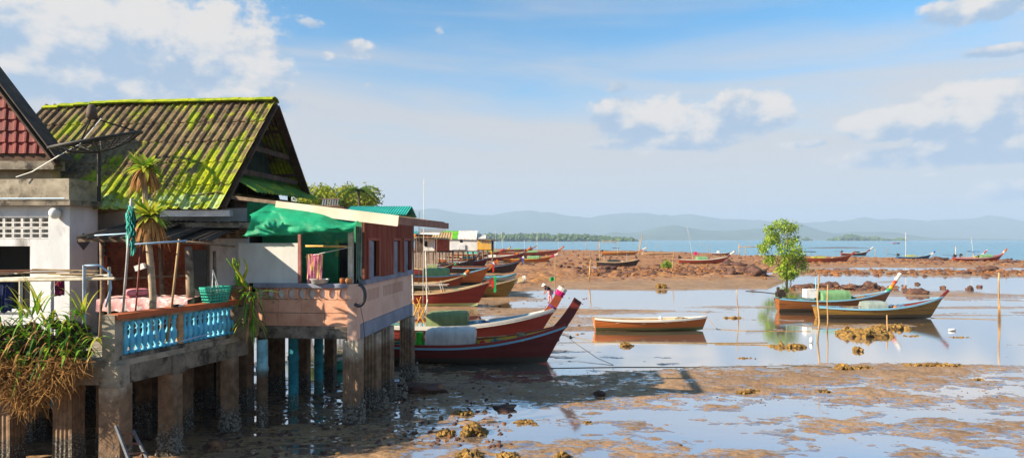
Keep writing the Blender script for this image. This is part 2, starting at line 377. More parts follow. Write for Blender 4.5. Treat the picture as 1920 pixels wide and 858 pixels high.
def water_mat(name, base, gl, rough, bscale, bstr, stretch=(1, 1, 1), bdist=.02):
    m = bpy.data.materials.new(name); m.use_nodes = True; t = m.node_tree; b = t.nodes['Principled BSDF']
    g = t.nodes.new('ShaderNodeNewGeometry'); mp = t.nodes.new('ShaderNodeMapping'); mp.inputs['Scale'].default_value = stretch
    t.links.new(g.outputs['Position'], mp.inputs[0])
    n = t.nodes.new('ShaderNodeTexNoise'); n.inputs['Scale'].default_value = bscale; n.inputs['Detail'].default_value = 4
    t.links.new(mp.outputs[0], n.inputs['Vector'])
    bp = t.nodes.new('ShaderNodeBump'); bp.inputs['Strength'].default_value = bstr; bp.inputs['Distance'].default_value = bdist
    t.links.new(n.outputs['Fac'], bp.inputs['Height']); t.links.new(bp.outputs[0], b.inputs['Normal'])
    n2 = t.nodes.new('ShaderNodeTexNoise'); n2.inputs['Scale'].default_value = .02; n2.inputs['Detail'].default_value = 6
    mp2 = t.nodes.new('ShaderNodeMapping'); mp2.inputs['Scale'].default_value = (.5, 1.6, 1); t.links.new(g.outputs['Position'], mp2.inputs[0]); t.links.new(mp2.outputs[0], n2.inputs['Vector'])
    mx = t.nodes.new('ShaderNodeMix'); mx.data_type = 'RGBA'; t.links.new(n2.outputs['Fac'], mx.inputs[0])
    mx.inputs[6].default_value = (*base, 1); mx.inputs[7].default_value = (*[min(1, x * 1.5) for x in base], 1); t.links.new(mx.outputs[2], b.inputs['Base Color'])
    b.inputs['Roughness'].default_value = rough; b.inputs['IOR'].default_value = 1.33
    if gl > 2:                                  # still shallow water seen at a low angle: mostly mirror
        lw = t.nodes.new('ShaderNodeLayerWeight'); mr_ = t.nodes.new('ShaderNodeMapRange'); t.links.new(lw.outputs['Facing'], mr_.inputs[0])
        for i, v in enumerate((.45, .9, .40, .93)): mr_.inputs[i + 1].default_value = v
        gs = t.nodes.new('ShaderNodeBsdfGlossy'); gs.inputs['Roughness'].default_value = rough; gs.inputs['Color'].default_value = (.95, .95, .95, 1); t.links.new(bp.outputs[0], gs.inputs['Normal'])
        ms = t.nodes.new('ShaderNodeMixShader'); t.links.new(mr_.outputs[0], ms.inputs[0]); t.links.new(b.outputs[0], ms.inputs[1]); t.links.new(gs.outputs[0], ms.inputs[2])
        t.links.new(ms.outputs[0], t.nodes['Material Output'].inputs['Surface'])
    return m
WM = water_mat('tidal_water', (.27, .205, .16), 3.2, .075, 3.0, .16, (.4, 1, 1), .01)
SM = water_mat('sea_water', (.035, .17, .25), 1.33, .22, .5, .5, (.35, 1, 1), .25)
bx = [-9000, 0, 500, 760, 930, 1200, 1400, 1500, 1700, 1900, 2100, 4000, 11000]
edge = []
for p_ in bx:
    py_ = float(np.interp(p_, SHX, SHY)) + 1.3; g_ = G(p_, py_); edge.append(g_)
b1 = MB(); b1.grid([[(e.x, e.y, 0) for e in edge], [(e.x, -80, 0) for e in edge]]); 
b1.build('tidal_water', WM, kind='structure')
far = 11000.0
b2 = MB(); b2.grid([[(e.x, e.y, 0.0) for e in edge], [(e.x * 3, 1500, 0.0) for e in edge], [(-15500 + 31000 * i / (len(edge) - 1), far, 0.0) for i in range(len(edge))]])
b2.build('sea', SM, kind='structure')

def hills(name, prof, Y, depth, seed, m):
    pxs = [p[0] for p in prof]; pys = [p[1] for p in prof]; n = 420; k = 18; x0, x1 = min(pxs), max(pxs)
    V = np.zeros((k, n, 3))
    for i in range(k):
        v = i / (k - 1); y = Y + (v - .35) * depth
        px = np.linspace(x0, x1, n); top = (HY - np.interp(px, pxs, pys)) / F * Y; top = top * (1 + .10 * fbm(px / 30., px * 0 + seed, 1., 4, seed + 3))
        X = (px - 960) / F * Y
        prof_v = (1 - abs(v - .35) / (.35 if v < .35 else .65)) ** 1.15
        z = top * prof_v * (1 + .35 * (1 - prof_v) * fbm(X, np.full(n, y), 1 / 600., 4, seed)) + top * .05 * fbm(X, np.full(n, y), 1 / 200., 3, seed + 9)
        V[i] = np.stack([X, np.full(n, y) + 0 * X, np.where(v in (0., 1.), -20, z) if v in (0., 1.) else z], -1)
    idx = np.arange(k * n).reshape(k, n)
    Fq = np.stack([idx[:-1, :-1], idx[:-1, 1:], idx[1:, 1:], idx[1:, :-1]], -1).reshape(-1, 4)
    link(name, npmesh(name, V.reshape(-1, 3), Fq, m, True), kind='structure')
FOREST = mat('forest', (.045, .085, .035), (.07, .11, .045), scale=.004, rough=.9, spec=.1)
c8 = lambda L_: [(800 + x * .583, 380 + y * .583) for x, y in L_]
farp = [(-1500, 415), (-400, 410), (300, 405), (640, 396), (760, 390)] + c8([(0, 20), (40, 24), (90, 36), (150, 40), (200, 37), (250, 30), (290, 26), (350, 30), (420, 33), (470, 40), (520, 44), (580, 36), (640, 28), (690, 33), (720, 36), (780, 36), (850, 39), (900, 44), (970, 48), (1040, 54), (1120, 60), (1240, 66), (1300, 58), (1380, 52), (1460, 45), (1520, 50), (1600, 55), (1680, 56), (1740, 52), (1810, 42), (1860, 47), (1919, 58)]) + [(2050, 418), (2500, 412), (3400, 425)]
nearp = [(-1500, 446), (700, 446)] + c8([(300, 116), (480, 112), (560, 104), (600, 90), (640, 98), (690, 92), (740, 79), (800, 70), (850, 78), (900, 86), (960, 91), (1040, 84), (1120, 78), (1190, 66), (1240, 76), (1280, 90), (1310, 97), (1370, 92), (1440, 92), (1500, 94), (1560, 103), (1620, 112), (1760, 113), (1919, 115)]) + [(2300, 446), (3400, 447)]
hills('hills', farp, 9000, 2600, 5, FOREST)
hills('hills', nearp, 6000, 1500, 8, FOREST)

hm = bpy.data.materials.new('haze'); hm.use_nodes = True; t = hm.node_tree; t.nodes.remove(t.nodes['Principled BSDF'])
pv_ = t.nodes.new('ShaderNodeVolumePrincipled'); pv_.inputs['Color'].default_value = (.52, .71, .97, 1); pv_.inputs['Density'].default_value = 1.75e-4
pv_.inputs['Anisotropy'].default_value = 0.0
t.links.new(pv_.outputs[0], t.nodes['Material Output'].inputs['Volume'])
hb = MB(); hb.bb(-25000, 25000, -400, 11400, -22, 480)
hb.build('haze', hm, kind='stuff')

# ---------------------------------------------------------------- boats
def paint(name, h, rough=.55, wear='#5a4a3a', s3=3.0, t3=(.58, .72), **k):
    return mat(name, h, tuple(x * .8 for x in lin(h)), scale=2.0, rough=rough, c3=wear, s3=s3, t3=t3, bump=.35, bscale=7, bdist=.03, coords='object', stretch=(.16, .8, 3.2), **k)
BC = {'red': paint('boat_paint_red', '#8e2f22'), 'maroon': paint('boat_paint_maroon', '#6d2620'), 'brown': paint('boat_varnish_brown', '#8d5526', wear='#3c2a1a'),
      'orange': paint('boat_varnish_orange', '#b8662c', wear='#6a3a1a'), 'dark': paint('boat_tar_dark', '#3a2a2c', wear='#5a4238'), 'rust': paint('boat_paint_rust', '#9a4528'),
      'blue': paint('boat_paint_blue', '#2a4a78'), 'white': paint('boat_paint_white', '#d9d6cd', wear='#8a7a66', t3=(.62, .75)), 'cream': paint('boat_paint_cream', '#cfb48a', wear='#7a6242'),
      'lightblue': paint('boat_paint_light_blue', '#7fb6cf', wear='#9a9688', t3=(.64, .75)), 'teal': paint('boat_paint_teal', '#4fa09c'), 'yellow': paint('boat_paint_yellow', '#d8a429', wear='#8a6a2a'),
      'foul': paint('boat_bottom_fouling', '#4a4234', wear='#2c2820'), 'foul_green': paint('boat_bottom_green', '#6c6a3c', wear='#3c3a26'), 'wood': paint('boat_inside_wood', '#84603f', wear='#4a3424'),
      'gold': paint('boat_old_wood', '#94702f', wear='#4e4426', t3=(.5, .68)), 'palegreen': paint('boat_paint_pale_green', '#b9c58a'), 'turquoise': paint('boat_paint_turquoise', '#3fb8a4', wear='#7a9a88', t3=(.64, .75)), 'pink': paint('boat_paint_pink', '#c24a6a')}
TARP = {k: mat('tarp_' + k, h, tuple(x * .72 for x in lin(h)), scale=2.2, rough=.7, bump=.5, bscale=3.0, bdist=.06, coords='object', stretch=(1.4, .7, .5)) for k, h in
        dict(green='#6f9a6a', olive='#7d8a58', white='#c9c6bf', grey='#8d9a94', teal='#4fb0a8', black='#2a2e30', blue='#3c78b0', yellowgreen='#9a9a4a', netgreen='#2fb07a').items()}
CLOTH = {k: mat('cloth_' + k, h, rough=.85, scale=6, coords='object', transl=.25) for k, h in dict(pink='#d81e78', white='#e6e2da', green='#2aa860', red='#c8362c', yellow='#e2b42a', orange='#d9772a', purple='#7a4aa0', blue='#3a66b8').items()}
IRON = mat('engine_iron', '#2e2a28', '#4a3a30', scale=9, rough=.6, metal=.4, coords='object')
ROPE = mat('rope', '#a88a55', '#7a6240', scale=20, rough=.9)
ROPED = mat('rope_dark', '#3f3a30', '#5a5040', scale=20, rough=.9)
BAMBOO = mat('weathered_bamboo', '#b39468', '#8a6c48', scale=3, rough=.8, bump=.2, stretch=(1, 1, .3))
WHITEP = mat('white_paint_pole', '#d6d2c6', '#b8b0a0', scale=5, rough=.6)

NETM = [mat('net_%d' % k, c, tuple(x * .6 for x in lin(c)), scale=9, rough=.95, coords='object', bump=.8, bscale=30) for k, c in enumerate(('#4f7a6a', '#8a7a5a', '#5a6a86'))]; PLW0 = mat('white_plastic_float', '#dcdcd8', '#c4c4c0', rough=.5)
def boat(label, x0, x1, by, hull='red', foul='foul', rail='white', stripe=None, inside='wood', prow=None, prow_c=None, H=None, beam=None, yaw=0., wl=.36,
         cover=None, engine=False, wraps=(), group='longtail boats on the flat', name='longtail_boat', bow_rise=.95, ribs=0, flat_bow=False, extra=None, prow_w=1., heel=0., z=None, cat='boat', rail_w=.07):
    s = (by - HY) / HC                         # pixels per metre where its keel touches the mud
    Y = F / s; Lm = (x1 - x0) / s / max(.35, math.cos(yaw)); cx = ((x0 + x1) / 2 - 960) / s
    W = (beam or min(.95, max(.5, Lm * .085))); H = H or max(.5, min(.82, Lm * .085))
    zz = max(-.02, min(.12, ground_z(cx, Y))) - .05 if z is None else z
    o = thing(name, label, cat, (cx, Y, zz), -yaw, group)
    if heel: o.rotation_euler = (heel, 0, -yaw)
    ns = 25; rise = bow_rise * H
    def w_(t): return W * (.60 + .40 * math.sin(min(t / .45, 1) * math.pi / 2)) if t < .45 else W * max(.012, (1 - ((t - .45) / .55) ** 2.3))
    def s_(t): return H * (1 + .16 * max(0, (.35 - t) / .35) ** 2) + rise * max(0, (t - .38) / .62) ** 2.1
    def k_(t): return .02 + max(0, (t - .8) / .2) ** 2 * .10
    def xg(t): return (t - .5) * Lm
    rake = .62 if not flat_bow else .25
    def xk(t, q):                               # the stem leans: lower points of the bow lie further aft
        return xg(t) - rake * (1 - q) * max(0, (t - .55) / .45) ** 1.6 * min(1.6, Lm * .16) + (1 - q) * .10 * max(0, (.1 - t) / .1)
    def pt(t, z, side):
        q = max(0, min(1, (z - k_(t)) / (s_(t) - k_(t)))); p = .42 + .5 * max(0, (t - .55) / .45)
        return (xk(t, q), side * max(.01, w_(t) * q ** p), z)
    zw = wl * H
    low = MB(); up = MB(); T = [i / (ns - 1) for i in range(ns)]
    for side in (-1, 1):
        r1 = [[pt(t, k_(t) + (max(zw, k_(t) + .02) - k_(t)) * j / 4, side) for j in range(5)] for t in T]
        r2 = [[pt(t, zw + (s_(t) - zw) * j / 5, side) for j in range(6)] for t in T]
        if side > 0: r1 = [r[::-1] for r in r1]
        low.grid(r1)
        for j in range(5):                      # overlapping strakes
            q_ = [[(r[j][0], r[j][1] + side * .016 * min(1, abs(r[j][1]) / .1), r[j][2]), r[j + 1]] for r in r2]; q0 = [[r[j], (r[j][0], r[j][1] + side * .016 * min(1, abs(r[j][1]) / .1), r[j][2])] for r in r2]
            up.grid(q_ if side < 0 else [r[::-1] for r in q_]); up.grid(q0 if side < 0 else [r[::-1] for r in q0])
    tr = [pt(0, k_(0) + (s_(0) - k_(0)) * j / 6, -1) for j in range(7)]; tr2 = [pt(0, k_(0) + (s_(0) - k_(0)) * j / 6, 1) for j in range(7)]
    up.grid([tr, tr2])
    low.build('bottom', BC[foul], o, True); up.build('hull', BC[hull], o, False)
    ins = MB(); fl = .34 * H
    rows_ = []
    for t in T[:-1]:
        row = []
        for side in (-1, 1):
            half = []
            for q in (1, .66, .33, 0):
                z_ = fl + (s_(t) - .01 - fl) * q; x_, y_, _ = pt(t, z_, side); half.append((x_ - .03, side * max(.004, abs(y_) - .045), z_))
            row += half if side < 0 else half[::-1]
        rows_.append(row)
    ins.grid(rows_); ins.build('inside', BC[inside], o, False)
    for side in (-1, 1):
        g = MB()
        ring = [[(xg(t), side * (w_(t) + d), s_(t) + e) for (d, e) in ((-.04, 0), (-.04, .05), (.03, .05), (.03, -rail_w + .02), (0, -rail_w + .02))] for t in T]
        g.grid(ring if side < 0 else [r[::-1] for r in ring]); g.build('gunwale', BC[rail], o)
        if stripe:
            g = MB(); ring = [[(xg(t), side * (w_(t) + d) * (1 if d else 1), s_(t) + e) for (d, e) in ((.0, -rail_w + .018), (.022, -rail_w + .018), (.02, -rail_w - .06), (-.01, -rail_w - .06))] for t in T]
            g.grid(ring if side < 0 else [r[::-1] for r in ring]); g.build('rubbing_strake', BC[stripe], o)
    for t in (.2, .42, .62, .78)[:3 if Lm < 5 else 4]:
        g = MB(); g.box((xg(t), 0, s_(t) - .12), (.20, 2 * w_(t) - .06, .035)); g.build('thwart', BC[inside], o)
    if ribs:
        for k in range(9):
            t = .12 + .76 * k / 8
            for side in (-1, 1):
                a_ = Vector(pt(t, s_(t) - .03, side)); b_ = Vector(pt(t, fl + .03, side))
                a_.y -= side * .07; b_.y -= side * .07; MB().beam(a_, b_, .05, .05, (1, 0, 0)).build('rib', BC['cream'], o)
    # tall stem post
    if prow is not None:
        tipx = (prow[0] - 960) / s - cx; tipz = (by - prow[1]) / s - zz
        tipx = tipx / max(.35, math.cos(yaw)); base = Vector((xg(1) - .42 * min(1, Lm / 8), 0, s_(.955) - .16)); tip = Vector((tipx, 0, tipz))
        d = tip - base; n = 7; g = MB(); rr = []
        wid = (.15 * min(1, Lm / 8) + .03) * prow_w
        for i in range(n):
            u = i / (n - 1); c = base + d * u + Vector((.10 * d.z * (u - u * u) * 1.2, 0, -.10 * d.z * (u - u * u)))
            a = wid * (1.15 - .25 * u if u < .9 else .95); th = .05
            tx = Vector((d.z, 0, -d.x)).normalized()
            rr.append([c - tx * a + Vector((0, -th, 0)), c + tx * a + Vector((0, -th, 0)), c + tx * a + Vector((0, th, 0)), c - tx * a + Vector((0, th, 0)), c - tx * a + Vector((0, -th, 0))])
        g.grid(rr); g.add(rr[-1][:4], [(0, 1, 2, 3)]); g.build('stem_post', BC[prow_c or hull], o)
        tx = Vector((d.z, 0, -d.x)).normalized(); dn = d.normalized()
        for (u0, u1, c) in wraps:
            p0 = base + d * u0; p1 = base + d * u1; g = MB()
            m_ = Matrix((dn, Vector((0, 1, 0)), dn.cross(Vector((0, 1, 0))))).transposed()
            if c.startswith('hang_'):
                c = c[5:]; top = base + d * u0; ln = (u1) * 1.0; g = MB()
                for yy in (-.10, -.07, .09):
                    g.grid([[top + Vector((.04 * math.sin(3 * j + yy * 20) - .06, yy, -ln * j / 6)), top + Vector((.10 + .04 * math.sin(3 * j), yy * 1.1, -ln * j / 6 - .02))] for j in range(7)])
                g.build('ribbon', CLOTH[c], o)
            else:
                cc = (p0 + p1) / 2; cc = cc + Vector((.10 * d.z * .25, 0, -.10 * d.z * .25)) * (1 if .2 < (u0 + u1) / 2 < .8 else .35)
                prof = []
                for i in range(5):
                    q = (i / 4 - .5) * (p1 - p0).length; f = 1 + .12 * math.sin(i * 2.3)
                    prof.append([cc + dn * q + tx * (wid * 1.2 * f * math.cos(a)) + Vector((0, .1 * f * math.sin(a), 0)) for a in [2 * math.pi * k / 10 for k in range(11)]])
                g.grid(prof); g.add([sum((Vector(p) for p in prof[-1][:-1]), Vector()) / 10] + prof[-1][:-1], [(0, k + 1, (k + 1) % 10 + 1) for k in range(10)])
                g.build('prow_cloth', CLOTH[c], o)
    def cover_part(c, t0, t1, h, wf=.9, name='cover'):
        g = MB(); n = 15; rr = []
        for i in range(n):
            u = i / (n - 1); t = t0 + (t1 - t0) * u; w = w_(min(t, .5)) * wf; zb = s_(t) + .03 - .10
            e = 1 - .10 * (2 * u - 1) ** 4; row = []
            for k in range(13):
                a = math.pi * k / 12; cy = math.copysign(abs(math.cos(a)) ** .45, math.cos(a)); sz = abs(math.sin(a)) ** .5
                j = .018 * math.sin(u * 37 + k * 1.7) + .012 * math.sin(u * 83 + k * 3.1)
                row.append((xg(t) + .02 * math.sin(k * 2.1 + u * 5), -cy * w * (1 + j), zb + (h + .10) * sz * e * (1 + j)))
            rr.append(row)
        g.grid(rr)
        for e_ in (rr[0], rr[-1]): g.add(e_, [tuple(range(13))])
        return g.build(name, TARP[c], o, True)
    if cover:
        for cv in (cover if isinstance(cover, list) else [cover]): cover_part(*cv)
    if engine:
        ex = xg(0) + .25; ez = s_(0)
        e = MB(); e.box((ex, 0, ez + .28), (.55, .34, .34)); e.box((ex + .05, 0, ez + .52), (.34, .26, .16)); e.lathe([(.10, -.2), (.10, .12), (.05, .14)], (ex - .12, .1, ez + .62), 8)
        e.box((ex, 0, ez + .05), (.12, .12, .2)); en = e.build('engine', IRON, o)
        e = MB(); e.tube([(ex - .2, 0, ez + .3), (ex - 1.2, 0, ez + .42), (ex - min(2.6, Lm * .3), 0, ez + .5)], .035, 6); e.build('propeller_shaft', IRON, en)
        e = MB(); e.tube([(ex + .2, 0, ez + .35), (ex + 1.0, .1, ez + .55)], .02, 5); e.build('tiller', IRON, en)
    gk = random.Random(int(x0 * 7 + by))
    for t in gk.sample([.12, .2, .28, .66, .72, .8], 3 if Lm > 6 else 1):       # nets, oars and floats lying in the boat
        g = MB(); zt = s_(t) - .06
        for q in range(7): g.rock((xg(t) + gk.gauss(0, .16), gk.uniform(-.5, .5) * w_(t), zt + gk.uniform(-.06, .08)), gk.uniform(.12, .22), .6, 1, gk.random(), .4)
        g.build('net_heap', NETM[gk.randrange(3)], o)
    if Lm > 5:
        a_ = gk.uniform(.1, .3); yy = gk.choice((-.3, .3)); MB().tube([(xg(a_), yy * .8, s_(a_) + .04), (xg(a_ + .42), yy, s_(a_ + .42) + .06)], .025, 5).build('oar', BAMBOO, o)
        MB().lathe([(.02, -.13), (.09, -.09), (.12, 0), (.09, .09), (.02, .13)], (xg(.6), gk.choice((-.35, .3)), s_(.6) + .0), 9).build('float', gk.choice((CLOTH['orange'], PLW0, CLOTH['red'])), o, True)
    o_local = dict(xg=xg, s_=s_, w_=w_, Lm=Lm, s=s, Y=Y)
    if extra: extra(o, o_local)
    return o
def pole_part(o, name, a, b, r=.02, m=None): return MB().tube([a, (Vector(a) + Vector(b)) / 2 + Vector((.01, 0, 0)), b], r, 6).build(name, m or BAMBOO, o)
def canopy(c, t0, t1, h):
    def f(o, q):
        xg, s_, w_ = q['xg'], q['s_'], q['w_']; g = MB(); n = 9; w = w_(.4) * .95; z = s_(.3) + h
        g.grid([[(xg(t0 + (t1 - t0) * i / (n - 1)), w * math.cos(math.pi * k / 8), z + .12 * math.sin(math.pi * k / 8)) for k in range(9)] for i in range(n)])
        g.grid([[(xg(t0 + (t1 - t0) * i / (n - 1)), w * math.cos(math.pi * k / 8), z - .03 + .12 * math.sin(math.pi * k / 8)) for k in range(8, -1, -1)] for i in range(n)])
        g.build('canopy', TARP[c], o)
        for t in (t0 + .01, t1 - .01):
            for sd in (-1, 1): pole_part(o, 'canopy_post', (xg(t), sd * w * .92, s_(t) - .1), (xg(t), sd * w * .92, z + .04), .02)
    return f
def chain(*fs):
    def f(o, q):
        for k in fs: k(o, q)
    return f
def antenna(t, h, r=.022, m=None, name='mast', lean=0.):
    return lambda o, q: pole_part(o, name, (q['xg'](t), .1, q['s_'](t) - .3), (q['xg'](t) + lean, .1, q['s_'](t) + h), r, m or WHITEP)
def crate(t, c, sz=(.5, .45, .45), dz=0., name='cool_box'):
    def f(o, q):
        g = MB(); g.box((q['xg'](t), -.1, q['s_'](t) - .05 + sz[2] / 2 + dz), sz, None, .01); b_ = g.build(name, c, o)
        MB().box((q['xg'](t), -.1, q['s_'](t) - .05 + sz[2] + dz + .03), (sz[0] * 1.05, sz[1] * 1.05, .05)).build('lid', c, b_)
    return f
PLW = mat('white_plastic', '#e4e4e0', '#cfcfca', scale=3, rough=.4); PLG = mat('green_plastic', '#39c030', '#2a9a24', scale=3, rough=.45)
YPOLE = mat('yellow_pole', '#dca03a', '#b87a22', scale=4, rough=.6)
def poles_yellow(o, q):
    xg, s_ = q['xg'], q['s_']
    for (t0, z0, t1, z1, y, m) in [(.27, .0, .33, 1.35, -.5, YPOLE), (.36, .0, .28, 1.25, -.4, YPOLE), (.385, .0, .31, 1.3, -.62, YPOLE), (.30, 0, .31, 1.0, .4, YPOLE), (.33, 0, .36, 1.2, -.3, WHITEP), (.29, 0, .345, .9, .2, YPOLE)]:
        pole_part(o, 'net_pole', (xg(t0), y, s_(t0) - .1 + z0), (xg(t1), y + .2, s_(t1) + z1), .025, m)
def bag_green(t):
    def f(o, q):
        x = q['xg'](t); z = q['s_'](t); g = MB(); rr = []
        for i in range(7):
            u = i / 6; w = .20 - .05 * u + .02 * math.sin(u * 9)
            rr.append([(x + w * math.cos(a) * (1 - .1 * u), -.35 + .16 * math.sin(a), z - .12 + .62 * u) for a in [2 * math.pi * k / 12 for k in range(13)]])
        g.grid(rr); g.add(rr[-1][:-1], [tuple(range(12))]); g.build('jerrycan_bag', PLG, o, True)
    return f
def frame_white(o, q):
    xg, s_, w_ = q['xg'], q['s_'], q['w_']
    for t in (.36, .5, .62):
        for sd in (-1, 1): pole_part(o, 'frame_post', (xg(t), sd * w_(t) * .9, s_(t) - .1), (xg(t - .03), sd * w_(t) * .8, s_(t) + .7), .022, WHITEP)
    for sd in (-1, 1): pole_part(o, 'frame_rail', (xg(.30), sd * w_(.4) * .8, s_(.36) + .62), (xg(.66), sd * w_(.5) * .8, s_(.6) + .5), .022, WHITEP)

